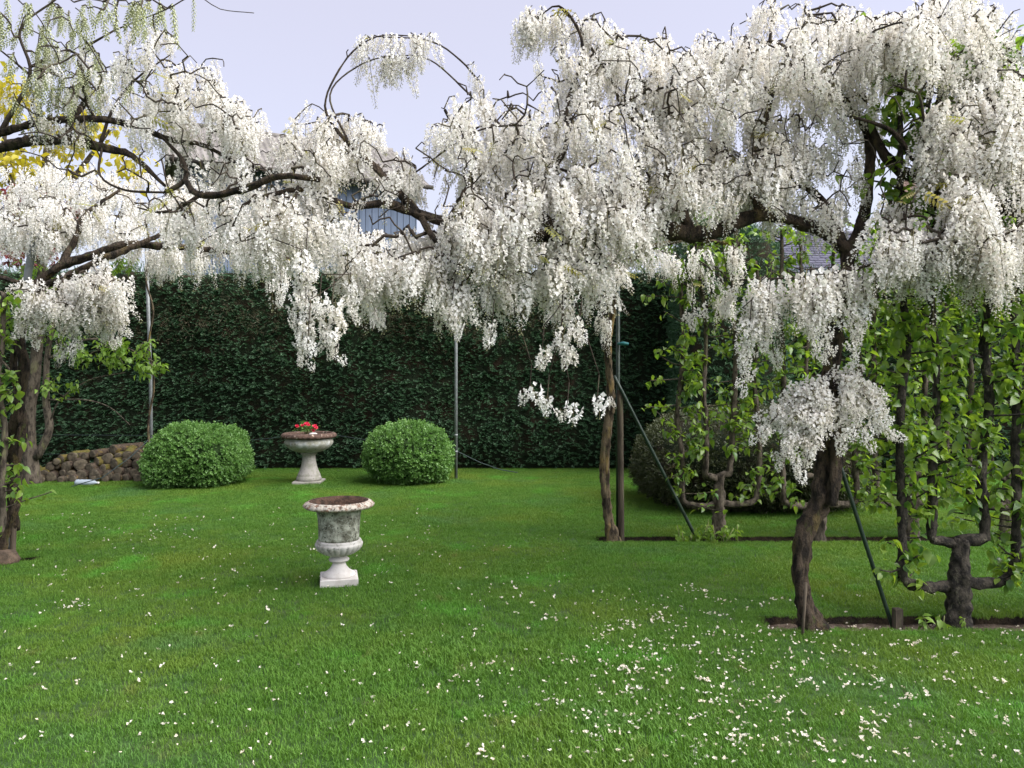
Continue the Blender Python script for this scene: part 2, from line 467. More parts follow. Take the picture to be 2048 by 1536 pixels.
mb = MB()
def sheet(mb, x0, x1, y0, y1, z=0.0, mat=0):
    mb.add([(x0, y0, z), (x1, y0, z), (x1, y1, z), (x0, y1, z)], [(0, 1, 2, 3)], mat)
BIG = 500.0
ys = sorted([-BIG, BIG] + [b[2] for b in BEDS] + [b[3] for b in BEDS])
for y0, y1 in zip(ys[:-1], ys[1:]):
    b = [q for q in BEDS if abs(q[2] - y0) < 1e-6]
    if b:
        sheet(mb, -BIG, b[0][0], y0, y1)
        sheet(mb, b[0][1], BIG, y0, y1)
    else:
        sheet(mb, -BIG, BIG, y0, y1)
lawn = mb.build('lawn', M['grass_ground'], None, False)
tag(lawn, kind='structure')
for (x0, x1, y0, y1), d in zip(BEDS, (0.055, 0.07, 0.06)):
    mb = MB()
    nx = max(3, int((x1 - x0) / 0.06)); ny = 6
    V, Fc = [], []
    for j in range(ny + 1):
        for i in range(nx + 1):
            x = x0 + (x1 - x0) * i / nx; y = y0 + (y1 - y0) * j / ny
            z = -d + 0.014 * mnoise.noise(Vector((x * 9, y * 9, 0))) + 0.008 * mnoise.noise(Vector((x * 25, y * 25, 3)))
            V.append((x, y, z))
    for j in range(ny):
        for i in range(nx):
            a = j * (nx + 1) + i
            Fc.append((a, a + 1, a + nx + 2, a + nx + 1))
    mb.add(V, Fc, 0)
    for (p, q) in (((x0, y1), (x1, y1)), ((x1, y0), (x0, y0)), ((x0, y0), (x0, y1)), ((x1, y1), (x1, y0))):
        n = max(2, int(math.hypot(q[0] - p[0], q[1] - p[1]) / 0.05))
        nr = (q[1] - p[1], -(q[0] - p[0])); ln = math.hypot(*nr)
        V, Fc = [], []
        for i in range(n + 1):
            u = i / n
            x = p[0] + (q[0] - p[0]) * u; y = p[1] + (q[1] - p[1]) * u
            w = 0.012 * mnoise.noise(Vector((x * 14, y * 14, 7)))
            V += [(x, y, -d - 0.03), (x + nr[0] / ln * (0.004 + abs(w)), y + nr[1] / ln * (0.004 + abs(w)), -d * 0.5), (x, y, 0.0)]
        for i in range(n):
            for k in range(2):
                Fc.append((i * 3 + k, i * 3 + 3 + k, i * 3 + 4 + k, i * 3 + 1 + k))
        mb.add(V, Fc, 1)
    tag(mb.build('soil_bed', [M['soil'], M['edge']], None, True), kind='structure')

def in_bed(x, y, m=0.0):
    return any(b[0] - m < x < b[1] + m and b[2] - m < y < b[3] + m for b in BEDS)

def grass_patch(size, nb, h0, h1, seed):
    r = np.random.default_rng(seed)
    V, Fc = [], []
    for i in range(nb):
        x, y = r.uniform(-size / 2, size / 2, 2)
        a = r.uniform(0, 2 * math.pi)
        h = r.uniform(h0, h1)
        w = r.uniform(0.0009, 0.0019)
        lean = r.uniform(0.2, 1.0) * h
        b = a + r.normal(0, 0.5)
        dx, dy = math.cos(b), math.sin(b)
        tx, ty = -math.sin(a) * w, math.cos(a) * w
        o = len(V)
        m = (x + dx * lean * 0.3, y + dy * lean * 0.3, h * 0.6)
        V += [(x - tx, y - ty, -0.005), (x + tx, y + ty, -0.005), (m[0] + tx, m[1] + ty, m[2]), (m[0] - tx, m[1] - ty, m[2]),
              (x + dx * lean, y + dy * lean, h * 0.92)]
        Fc += [(o, o + 1, o + 2, o + 3), (o + 3, o + 2, o + 4)]
    q = MB(); q.add(V, Fc)
    return q

gp, gr, gs, gi_ = [], [], [], []
step = 0.19
for y in np.arange(2.4, 13.3, step):
    wdt = y * 0.72 + 1.3
    for x in np.arange(-wdt, wdt, step):
        px, py = x + rng.uniform(-0.05, 0.05), y + rng.uniform(-0.05, 0.05)
        if in_bed(px, py, 0.10):
            continue
        n = mnoise.noise(Vector((px * 0.9, py * 0.9, 5.0)))
        n2 = mnoise.noise(Vector((px * 3.1, py * 3.1, 9.0)))
        s = 0.95 + 0.35 * n + 0.3 * n2
        if abs(py - 13.0) < 0.5: s *= 0.7
        gp.append((px, py, 0.0)); gr.append((0, 0, rng.uniform(0, 6.28))); gs.append(max(0.8, s + .45 * math.exp(-((px + .45) / .55) ** 2 - ((py - 4.45) / .5) ** 2) + .3 * math.exp(-((px - .3) / .8) ** 2 - ((py - 3.2) / .3) ** 2)))
for bd in BEDS:                                            # a fringe hanging at the turf edges
    for x in np.arange(bd[0], min(bd[1], 7.5), 0.09):
        for y, rz in ((bd[2] - 0.06, 0), (bd[3] + 0.06, 1)):
            gp.append((x, y + rng.uniform(-0.015, 0.01), 0.0)); gr.append((0, 0, rng.uniform(0, 6.28))); gs.append(0.55)
for bd in BEDS:                                            # and at their ends
    for y in np.arange(bd[2] - .08, bd[3] + .09, .07):
        for x in ((bd[0] - .06), (bd[1] + .06)):
            gp.append((x + rng.uniform(-.02, .01), y, 0.0)); gr.append((0, 0, rng.uniform(0, 6.28))); gs.append(0.6)
gsrc = []
grass_root = empty('grass', (0, 4.0, 0))
for k in range(4):
    q = grass_patch(0.30, 600, 0.014, 0.036, 100 + k)
    me = q.mesh('grass_patch', [M['blade']], False)
    o = link_copy(me, 'grass_patch', None, (-1.5 + k, 3.6, 0.0))
    gsrc.append(o)
bpy.data.objects.remove(grass_root)
grass = scatter('grass', None, gsrc, gp, gr, gs, None, 'short mown green lawn grass with paler and yellower patches', 'grass')
for o in gsrc:
    o.parent = grass
    tag(o, kind='stuff')

# ------------------------------------------------------------------ fallen petals
def petal_mesh(seed):
    r = np.random.default_rng(seed)
    q = MB()
    for k in range(r.integers(1, 4)):
        a = r.uniform(0, 6.28); w = r.uniform(0.005, 0.008); l = r.uniform(0.010, 0.017)
        o = np.array([*r.uniform(-0.006, 0.006, 2), 0.002 * k])
        d = np.array([math.cos(a), math.sin(a), 0]); s = np.array([-d[1], d[0], 0])
        up = np.array([0, 0, 1.0])
        q.add([o, o + d * l * .45 + s * w + up * .006, o + d * l + up * r.uniform(0, .008), o + d * l * .45 - s * w + up * .006, o + d * l * .5 + up * .001],
              [(0, 4, 1), (1, 4, 2), (2, 4, 3), (3, 4, 0)])
    return q
pp = []
def put(px, py, n=1, spread=0.0):
    g = ground_pt(px, py)
    for _ in range(n):
        x, y = g[0] + rng.normal(0, spread) if spread else g[0], g[1] + rng.normal(0, spread) if spread else g[1]
        pp.append((x, y))
cnt = 0
while cnt < 1250:
    px, py = rng.uniform(780, 2048), rng.uniform(1185, 1536)
    cx = 1330 + (py - 1200) * 0.15
    wgt = math.exp(-((px - cx) / 330.0) ** 2) * (0.35 + 0.65 * math.exp(-((py - 1340) / 110.0) ** 2)) + 0.10
    if px > 1500: wgt += 0.22 * (py > 1260)
    if rng.uniform() < wgt:
        c = rng.integers(1, 5) if rng.uniform() < 0.35 else 1
        put(px, py, c, 0.025 if c > 1 else 0.0)
        cnt += c
for _ in range(150):
    put(rng.uniform(0, 800), rng.uniform(1200, 1536))
for _ in range(230):
    put(rng.uniform(60, 1150), rng.uniform(1060, 1200))
for _ in range(90):
    put(rng.uniform(0, 900), rng.uniform(1020, 1080))
put(150, 1215, 22, 0.07); put(1390, 1183, 16, 0.08); put(300, 1080, 14, 0.25)
for _ in range(60):
    pp.append((rng.uniform(1.7, 3.9), rng.uniform(4.83, 5.07)))
psrc = [link_copy(petal_mesh(300 + k).mesh('petal', [M['old_petal']], False), 'petal', None, (0.4 + 0.3 * k, 3.5 + 0.1 * k, 0.03)) for k in range(6)]
P3 = [(x, y, (-0.045 if in_bed(x, y) else rng.uniform(0.010, 0.030))) for x, y in pp]
R3 = [(rng.normal(0, 0.45), rng.normal(0, 0.45), rng.uniform(0, 6.28)) for _ in pp]
petals = scatter('fallen_petals', None, psrc, P3, R3, rng.uniform(0.6, 1.4, len(pp)), None, 'white wisteria petals fallen and scattered over the lawn', 'petals')
for o in psrc:
    o.parent = petals
    tag(o, kind='stuff')

# ------------------------------------------------------------------ buildings behind the hedge
def lerp(a, b, t): return a + (b - a) * t

def barn():
    A, B = np.array([-7.9, 18.17]), np.array([-2.62, 20.6])          # front wall line (x, y)
    d = (B - A) / np.linalg.norm(B - A); nrm = np.array([-d[1], d[0]])  # nrm points to the back
    Lw = np.linalg.norm(B - A); eave, rise, depth = 6.75, 1.9, 7.0
    root = empty('barn', (A[0], A[1], 0), 'blue-grey boarded barn with corrugated roof rising behind the yew hedge', 'barn')
    def P(u, w, z): q = A + d * u + nrm * w; return (q[0], q[1], z)
    m = MB()                                                            # inner shell
    V = [P(0, .06, 0), P(Lw, .06, 0), P(Lw, depth, 0), P(0, depth, 0), P(0, .06, eave), P(Lw, .06, eave), P(Lw, depth, eave), P(0, depth, eave),
         P(0, depth / 2, eave + rise), P(Lw, depth / 2, eave + rise)]
    m.add(V, [(0, 1, 5, 4), (2, 3, 7, 6), (1, 2, 6, 9, 5), (3, 0, 4, 8, 7)])
    m.build('wall', M['fascia'], root, False)
    bw = 0.17
    q = MB(); box(q, (0, 0, 0), (bw - 0.014, 0.03, eave - 0.02), 0, 0, 0.006)
    me = q.mesh('plank', [M['plank']], False)
    rz = math.atan2(d[1], d[0])
    nb = int(Lw / bw)
    for i in range(nb):
        c = A + d * (i + .5) * Lw / nb - nrm * (0.0 + 0.008 * (i % 2) + rng.uniform(0, .004))
        link_copy(me, 'plank', root, (c[0], c[1], eave / 2), (0, 0, rz))
    ng_ = int(depth / bw)
    for i in range(ng_):                                                # gable end on the right
        w = (i + .5) * depth / ng_
        h = eave + rise * (1 - abs(w - depth / 2) / (depth / 2)) - 0.1
        c = A + d * (Lw + 0.03 + 0.006 * (i % 2)) + nrm * w
        link_copy(me, 'plank', root, (c[0], c[1], h / 2), (0, 0, rz + math.pi / 2), (1, 1, h / (eave - 0.02)))
    f = MB()
    tube(f, [P(-.3, -.42, eave - .06), P(Lw + .35, -.42, eave - .06)], .06, 8)
    f.build('gutter', M['fascia'], root)
    # corrugated sheets
    over, sw = 0.45, 1.0
    ns = int((Lw + 0.7) / sw)
    for side in (0, 1):
        for row in range(2):
            for i in range(ns):
                m = MB(); nn = 28
                u0 = -.35 + i * (Lw + .7) / ns; u1 = u0 + (Lw + .7) / ns + 0.05
                V = []
                for k in range(nn + 1):
                    u = lerp(u0, u1, k / nn)
                    zc = 0.028 * math.sin(k / nn * 2 * math.pi * 7)
                    for e in (0, 1):
                        t0, t1 = (row * .5 - (0.02 if row else 0), row * .5 + .5)
                        t = t0 if e == 0 else t1
                        w = lerp(-over, depth / 2, t); z = lerp(eave - .12, eave + rise + .05, t) + zc + (0.03 if row else 0)
                        if side: w = depth - w
                        V.append(P(u, w, z + rng.uniform(-.002, .002)))
                m.add(V, [(2 * k, 2 * k + 2, 2 * k + 3, 2 * k + 1) for k in range(nn)])
                m.build('roof_sheet', M['corrug'], root)
    m = MB(); tube(m, [P(-.35, depth / 2, eave + rise + .07), P(Lw + .35, depth / 2, eave + rise + .07)], .10, 8)
    m.build('ridge_cap', M['corrug'], root)
barn()

def roof_house(name, label, x0, x1, yf, depth, eave, ridge, roofmat, wallmat, course=0.17, chim=None):
    root = empty(name, ((x0 + x1) / 2, yf, 0), label, 'house')
    m = MB(); V = []
    for x in (x0, x1):
        V += [(x, yf, 0), (x, yf + depth, 0), (x, yf + depth, eave), (x, yf + depth / 2, ridge), (x, yf, eave)]
    m.add(V, [(0, 1, 2, 3, 4), (9, 8, 7, 6, 5), (0, 4, 9, 5), (1, 6, 7, 2)])
    m.build('wall', wallmat, root, False)
    r = MB(); over = .3
    sl = math.hypot(depth / 2 + over, ridge - eave)
    ze = eave - (ridge - eave) * over / (depth / 2)
    for sgn in (0, 1):
        yy = lambda t: (lerp(yf - over, yf + depth / 2, t) if not sgn else lerp(yf + depth + over, yf + depth / 2, t))
        r.add([(x0 - .2, yy(0), ze + .02), (x1 + .2, yy(0), ze + .02), (x1 + .2, yy(1), ridge + .02), (x0 - .2, yy(1), ridge + .02)], [(0, 1, 2, 3)])
    rf = r.build('roof', M['fascia'], root, False)
    m = MB(); n = int(sl / course)
    for i in range(n):                                                  # every slate, lapped course by course (front slope)
        t0, t1 = i / n, min(1, (i + 1.25) / n)
        x = x0 - .2 - (0.14 if i % 2 else 0)
        while x < x1 + .2:
            a, b = max(x + .006, x0 - .2), min(x + .27, x1 + .2)
            if b > a + .03:
                lift = 0.055 + rng.uniform(0, .012)
                ya, yb = lerp(yf - over, yf + depth / 2, t0), lerp(yf - over, yf + depth / 2, t1)
                za, zb = lerp(ze, ridge, t0), lerp(ze, ridge, t1)
                m.add([(a, ya, za + lift), (b, ya, za + lift), (b, yb, zb + .03), (a, yb, zb + .03), (a, ya, za + lift - .025), (b, ya, za + lift - .025)],
                      [(0, 1, 2, 3), (4, 5, 1, 0)])
            x += .28
    tag(m.build('slates', roofmat, rf, False), kind='stuff')
    m = MB(); tube(m, [(x0 - .2, yf + depth / 2, ridge + .07), (x1 + .2, yf + depth / 2, ridge + .07)], .09, 8)
    m.build('ridge_tiles', roofmat, rf)
    if chim:
        m = MB(); box(m, (chim[0], yf + depth / 2, ridge + chim[1] / 2 - .4), (.9, .6, chim[1] + .8))
        c = m.build('chimney', M['brick'], root, False)
        m = MB(); box(m, (chim[0], yf + depth / 2, ridge + chim[1] + .05), (1.05, .75, .12)); m.build('cap', M['brick'], c, False)
        for dx in (-.22, .22):
            m = MB(); lathe(m, (chim[0] + dx, yf + depth / 2, ridge + chim[1] + .11), [(.12, 0), (.10, .25), (.12, .3), (.085, .3), (.085, .2)], 14)
            m.build('chimney_pot', M['tile'], c)
    for x in np.arange(x0 + 1.0, x1 - .6, 2.2):
        m = MB(); box(m, (x, yf - .01, eave * .62), (1.0, .08, 1.3)); w = m.build('window', M['whitepaint'], root, False)
        for dx in (-.23, .23):
            m = MB(); box(m, (x + dx, yf - .05, eave * .62), (.40, .02, 1.16)); m.build('pane', M['glass'], w, False)
    return root
roof_house('slate_roof_house', 'low house with blue slate roof behind the clipped yew column', 8.35, 13.6, 24.0, 7.0, 4.3, 6.75, M['slate'], M['render_wall'])
roof_house('tiled_house', 'brown tiled house with brick chimney behind the slate roof', 15.9, 22.5, 27.0, 8.0, 5.2, 9.6, M['tile'], M['brick'], 0.2, (18.6, 1.3))

# ------------------------------------------------------------------ clipped greens: hedge, column, dome, box balls
def sprig_mesh(seed, L, nleaf, ll, lw, flat, stem=0.0015):
    """leafy shoot along +Z; flat=1 keeps its needles in one plane"""
    r = np.random.default_rng(seed)
    q = MB()
    for i in range(nleaf):
        t = (i + .5) / nleaf
        a = (math.pi * (i % 2) + r.normal(0, .35)) if flat else i * 2.4 + r.normal(0, .3)
        o = np.array([0, 0, L * t * 0.95])
        d = np.array([math.cos(a), math.sin(a) * (0.35 if flat else 1), 0.55 + 0.5 * t]); d /= np.linalg.norm(d)
        s = np.cross(d, r.normal(0, 1, 3)); s /= np.linalg.norm(s) + 1e-9
        l = ll * r.uniform(.7, 1.15) * (1.0 - .35 * t)
        q.add([o, o + d * l * .5 + s * lw, o + d * l, o + d * l * .5 - s * lw], [(0, 1, 2), (0, 2, 3)])
    return q

def clip_surface(root, srcs, P, Nn, s0, s1, name='foliage', tilt=0.5, flat=None):
    R = []
    for p, n in zip(P, Nn):
        v = np.asarray(n, float) + rng.normal(0, tilt, 3)
        R.append(eul(v / np.linalg.norm(v), rng.uniform(0, 6.28) if flat is None else rng.normal(0, flat)))
    return scatter(name, root, srcs, P, R, rng.uniform(s0, s1, len(P)))

HX0, HX1, HY0, HTH, HZ = -14.0, 16.0, 13.15, 1.5, 3.42
def hedge():
    root = empty('yew_hedge', (0, HY0 + HTH / 2, 0), 'tall dark clipped yew hedge closing off the back of the lawn', 'hedge')
    m = MB()
    nx, nz = 150, 22
    V, Fc = [], []
    wob = lambda x, z: 0.10 * mnoise.noise(Vector((x * .7, z * .8, 1))) + 0.05 * mnoise.noise(Vector((x * 2.3, z * 2.5, 4)))
    top = lambda x: HZ + 0.07 * mnoise.noise(Vector((x * .8, 0, 8)))
    for j in range(nz + 1):
        for i in range(nx + 1):
            x = lerp(HX0, HX1, i / nx); z = top(x) * j / nz
            V.append((x, HY0 + .09 + wob(x, z) + (0.12 * max(0, 1 - z / .35)), z))
    for i in range(nx + 1):
        x = lerp(HX0, HX1, i / nx); V.append((x, HY0 + HTH, top(x)))
    for i in range(nx + 1):
        x = lerp(HX0, HX1, i / nx); V.append((x, HY0 + HTH, 0))
    w = nx + 1
    for j in range(nz + 2):
        for i in range(nx):
            a = j * w + i
            Fc.append((a, a + 1, a + w + 1, a + w))
    m.add(V, Fc)
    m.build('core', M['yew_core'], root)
    srcs, dead = [], []
    for k in range(5):
        q = sprig_mesh(20 + k, .12, 16, .045, .0060, 1)
        x = -1.2 + k * .8
        srcs.append(link_copy(q.mesh('sprig', [M['yew']], False), 'sprig', root, (x, HY0 + .05 + wob(x, 1.2), 1.2), eul((0, -1, .1), k)))
    for k in range(3):
        q = sprig_mesh(40 + k, .24, 9, .08, .003, 0)
        x = -3.4 + k * .6
        dead.append(link_copy(q.mesh('dead_sprig', [M['yew_dead']], False), 'dead_sprig', root, (x, HY0 + .03 + wob(x, 2.7), 2.7), eul((0, -1, -.3), k)))
    P, Nn = [], []
    for _ in range(25000):
        x = rng.uniform(-9.8, 9.8); z = top(x) * rng.uniform(0.02, 1.0)
        P.append((x, HY0 + .09 + wob(x, z) + .12 * max(0, 1 - z / .35) + rng.uniform(-.05, .04), z)); Nn.append((rng.normal(0, .25), -1, rng.normal(-.05, .25)))
    for _ in range(2200):
        x = rng.uniform(-9.8, 9.8)
        P.append((x, HY0 + rng.uniform(0.05, HTH), top(x) + rng.uniform(-.05, .05))); Nn.append((0, -.2, 1))
    clip_surface(root, srcs, P, Nn, .7, 1.25, 'foliage', .16, .35)
    P, Nn = [], []
    while len(P) < 900:
        x = rng.normal(*[(-4.6, 1.2), (-1.6, .7), (.2, .8), (-4.0, 2.0)][rng.integers(4)]); z = rng.normal(2.75, .28)
        if z < 3.4: P.append((x, HY0 + .03 + wob(x, z) + rng.uniform(-.08, .02), z)); Nn.append((rng.normal(0, .6), -1, rng.normal(-.5, .5)))
    clip_surface(root, dead, P, Nn, .6, 1.5, 'dead_growth', .5)
hedge()

def dome_pts(c, ax, n, sq=2.4, zmin=-.05):
    """points + normals on a superellipsoid dome standing on the ground"""
    P, Nn = [], []
    while len(P) < n:
        v = rng.normal(0, 1, 3); v /= np.linalg.norm(v)
        if v[2] < zmin: continue
        s = (abs(v[0]) ** sq + abs(v[1]) ** sq + abs(v[2]) ** sq) ** (-1 / sq)
        u = v * s
        nn = np.sign(u) * np.abs(u) ** (sq - 1) / np.asarray(ax); nn /= np.linalg.norm(nn)
        P.append(u); Nn.append(nn)
    return np.array(P), np.array(Nn)

def clipped_dome(name, label, cat, group, base, ax, nlf, mat, coremat, sprig, sq=2.4, tuck=.35, lump=.05, s0=.75, s1=1.25, seedoff=0.0, tilt=.45):
    """dome: widest a bit above the ground; tuck = share of height below the widest line"""
    root = empty(name, base, label, cat, group)
    b = np.asarray(base, float); ax = np.asarray(ax, float)
    hz = ax[2]; zc = hz * tuck; top = hz - zc
    def shape(u, grow=0.0):
        u = np.asarray(u)
        z = np.where(u[:, 2] >= 0, u[:, 2] * top, u[:, 2] * zc)
        p = np.stack([u[:, 0] * ax[0], u[:, 1] * ax[1], z + zc], 1)
        for i in range(len(p)):
            k = 1 + lump * mnoise.noise(Vector((*(p[i] * 2.6 + seedoff),))) * 2 + grow
            p[i, :2] *= k
            p[i, 2] = zc + (p[i, 2] - zc) * k
        p[:, 2] = np.maximum(p[:, 2], 0.01)
        return p + b
    m = MB(); n1, n2 = 40, 20
    U = []
    for j in range(n2 + 1):
        ph = -math.pi / 2 + math.pi * j / n2
        for i in range(n1):
            th = 2 * math.pi * i / n1
            v = np.array([math.cos(th) * math.cos(ph), math.sin(th) * math.cos(ph), math.sin(ph)])
            U.append(v * (np.sum(np.abs(v) ** sq)) ** (-1 / sq))
    V = shape(np.array(U), -.055)
    m.add(V, [(j * n1 + i, j * n1 + (i + 1) % n1, (j + 1) * n1 + (i + 1) % n1, (j + 1) * n1 + i) for j in range(n2) for i in range(n1)])
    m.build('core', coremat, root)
    U, Nn = dome_pts(None, ax, nlf, sq, -.92)
    P = shape(U, -.02) + Nn * rng.uniform(-.02, .03, (nlf, 1))
    srcs = []
    for k in range(4):
        q = sprig(k)
        srcs.append(link_copy(q.mesh('sprig', [mat], False), 'sprig', root, P[k], eul(Nn[k], k)))
    clip_surface(root, srcs, P, Nn, s0, s1, 'foliage', tilt)
    return root

def boxsprig(k): return sprig_mesh(60 + k, .07, 13, .026, .0075, 0)
def yewsprig(k): return sprig_mesh(80 + k, .11, 14, .04, .005, 1)
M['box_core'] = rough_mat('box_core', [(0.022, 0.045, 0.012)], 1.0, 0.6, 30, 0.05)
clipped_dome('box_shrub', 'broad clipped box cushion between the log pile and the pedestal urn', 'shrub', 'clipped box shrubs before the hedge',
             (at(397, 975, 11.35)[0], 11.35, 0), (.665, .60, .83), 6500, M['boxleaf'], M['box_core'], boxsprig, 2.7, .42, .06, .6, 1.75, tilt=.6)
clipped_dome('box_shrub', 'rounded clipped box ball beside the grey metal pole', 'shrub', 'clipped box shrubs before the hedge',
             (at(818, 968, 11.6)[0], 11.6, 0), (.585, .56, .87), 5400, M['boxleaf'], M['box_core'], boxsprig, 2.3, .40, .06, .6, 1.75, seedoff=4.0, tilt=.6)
clipped_dome('yew_dome', 'wide dark clipped yew dome behind the espaliered pear row', 'shrub', None,
             (at(1500, 1030, 9.75)[0], 9.75, 0), (1.40, 1.1, 1.15), 9000, M['yew_dome'], M['yew_core'], yewsprig, 2.6, .36, .04, seedoff=9.0)
clipped_dome('yew_column', 'tall narrow clipped yew column standing before the hedge', 'shrub', None,
             (at(1455, 900, 12.3)[0], 12.3, 0), (.80, .6, 4.0), 7500, M['yew'], M['yew_core'], yewsprig, 5.0, .45, .03, .9, 1.6, 2.0)

# ------------------------------------------------------------------ urns
def front_urn():
    b = np.array([at(678, 1165, 5.93)[0], 5.93, 0.0])
    root = empty('stone_urn', b, 'weathered pale stone campana urn standing alone on the open lawn', 'urn')
    m = MB(); box(m, b + [0, 0, .028], (.285, .285, .062), math.radians(14), 0, .006)
    m.build('plinth', M['stone_clean'], root, False)
    m = MB(); lathe(m, b, [(.128, .059), (.128, .066), (.118, .080), (.095, .093), (.074, .110), (.058, .132), (.050, .150), (.048, .164), (.060, .168), (.074, .173), (.079, .182), (.076, .191), (.062, .198), (.054, .206), (.056, .214)], 48, None, 0, .0012)
    m.build('stem', M['stone_clean'], root)
    m = MB(); lathe(m, b, [(.054, .213, .0), (.085, .219, .03), (.125, .234, .07), (.158, .256, .09), (.178, .282, .07), (.184, .300, .03), (.182, .313), (.172, .318), (.174, .326), (.168, .336), (.158, .340)], 132, 22, 0, .001)
    m.build('lobed_base', M['stone_lobe'], root)
    m = MB(); lathe(m, b, [(.157, .339), (.156, .36), (.157, .42), (.160, .48), (.165, .53), (.172, .56), (.184, .578)], 64, None, 0, .0016)
    m.build('body', M['stone_body'], root)
    m = MB(); lathe(m, b, [(.184, .577), (.225, .584), (.258, .592), (.272, .602, .025), (.274, .612, .045), (.262, .626, .05), (.243, .637, .035), (.232, .642), (.226, .643)], 156, 26, 0, .0016, (0, 0))
    m.build('rim', M['stone_rim'], root)
    m = MB(); lathe(m, b, [(.227, .6435), (.219, .640), (.205, .634), (.180, .60), (.165, .56), (.156, .50), (.05, .495)], 64, None, 0, .002, (0, 1))
    m.build('lining', M['earth_fill'], root)
    m = MB(); lathe(m, b, [(.155, .512), (.14, .518), (.08, .526), (.02, .522)], 40, None, 0, .006)
    m.build('earth', M['earth_fill'], root)
front_urn()

def back_urn():
    b = np.array([at(618, 967, 11.5)[0], 11.5, 0.0])
    root = empty('pedestal_urn', b, 'stone basin urn on flared pedestal holding red flowers before the hedge', 'urn')
    m = MB(); box(m, b + [0, 0, .022], (.42, .42, .05), math.radians(4), 0, .006); m.build('plinth', M['stone_ped'], root, False)
    m = MB(); lathe(m, b, [(.178, .046), (.186, .062), (.186, .085), (.176, .108), (.168, .118), (.170, .132), (.160, .15), (.138, .20), (.118, .26), (.104, .33), (.097, .39), (.098, .42), (.108, .438), (.120, .446), (.124, .456), (.116, .466)], 48, None, 0, .003)
    m.build('pedestal', M['stone_ped'], root)
    m = MB(); lathe(m, b, [(.114, .465), (.18, .478), (.25, .505), (.315, .548, .02), (.352, .59, .035), (.362, .62, .04), (.355, .648, .03), (.338, .668), (.334, .685)], 96, 18, 0, .003)
    m.build('basin', M['stone_pot'], root)
    m = MB(); lathe(m, b, [(.333, .684), (.375, .690), (.405, .702, .02), (.412, .722, .03), (.404, .745, .03), (.385, .762, .02), (.35, .768), (.335, .752), (.33, .72)], 120, 30, 0, .004, (0, 0))
    m.build('rim', M['rim_red'], root)
    m = MB(); lathe(m, b, [(.331, .715), (.28, .735), (.12, .745), (.02, .742)], 40, None, 0, .01); m.build('earth', M['earth_fill'], root)
    # flowers growing in it
    pc = b + [-.03, -.02, .742]
    fl = empty('flowering_plant', pc, 'small bedding plant with bright red blooms growing in the pedestal urn', 'plant')
    m = MB()
    tips = []
    for i in range(26):
        a = rng.uniform(0, 6.28); rr = rng.uniform(.0, .2); h = rng.uniform(.05, .17) * (1 - rr * 1.6)
        tip = pc + [math.cos(a) * rr, math.sin(a) * rr * .8, h + .02]
        tube(m, [pc + [math.cos(a) * rr * .3, math.sin(a) * rr * .3, -.02], (pc + tip) / 2 + [0, 0, .03], tip], .003, 4)
        tips.append(tip)
    tag(m.build('stems', M['stalk'], fl), kind='stuff')
    q = leaf_obj_mesh(.05, .020, 'leaf', M['boxleaf'])
    for tip in tips:
        for k in range(6):
            link_copy(q, 'leaf', fl, tip + rng.normal(0, .022, 3) * [1, 1, .8], (rng.uniform(-.6, .6), rng.uniform(-.6, .6), rng.uniform(0, 6.28)), rng.uniform(.6, 1.1))
    q = MB()
    for k in range(9):
        a = k * 2.4; el = .2 + .13 * k; d = np.array([math.cos(a) * math.cos(el), math.sin(a) * math.cos(el), math.sin(el)]); s = np.array([-math.sin(a), math.cos(a), 0])
        q.add([np.zeros(3), d * .02 + s * .016, d * .038, d * .02 - s * .016], [(0, 1, 2), (0, 2, 3)])
    me = q.mesh('bloom', [M['redflower']], False)
    for (dx, dz, s) in ((-.165, .125, 1.0), (-.02, .155, 1.25), (.02, .15, .9), (.09, .115, 1.3), (.07, .06, .95), (-.09, .135, .8), (-.05, .15, .7), (.12, .10, .9)):
        link_copy(me, 'bloom', fl, pc + [dx + .05, -.12 + rng.uniform(-.05, .05), dz], (math.radians(50), 0, rng.uniform(-.5, .5)), s)
    # pale stone lying on the basin
    m = MB()
    lathe(m, b + [.12, -.22, .748], [(.01, 0), (.055, .004), (.062, .016), (.045, .03), (.01, .034)], 10, None, 0, .012)
    tag(m.build('pebble', M['stone_clean'], None, True, b + [.12, -.22, .748]), 'pale flat pebble lying on the earth of the pedestal urn', 'stone')

def leaf_mb(L, W, curl=.25, n=4):
    """ovate leaf lying along +X, folded on its midrib"""
    q = MB(); V = []
    for i in range(n + 1):
        t = i / n
        w = W * (math.sin(math.pi * min(1, t * .92 + .04)) ** .8) * (1.1 - .45 * t) if 0 < i < n else (W * .04)
        z = -curl * L * t * t
        V += [(L * t, -w, z + w * .35), (L * t, 0, z), (L * t, w, z + w * .35)]
    Fc = []
    for i in range(n):
        a = i * 3
        Fc += [(a, a + 3, a + 4, a + 1), (a + 1, a + 4, a + 5, a + 2)]
    q.add(V, Fc)
    return q
def leaf_obj_mesh(L, W, name, mat, curl=.25, n=4):
    return leaf_mb(L, W, curl, n).mesh(name, [mat], True)
back_urn()

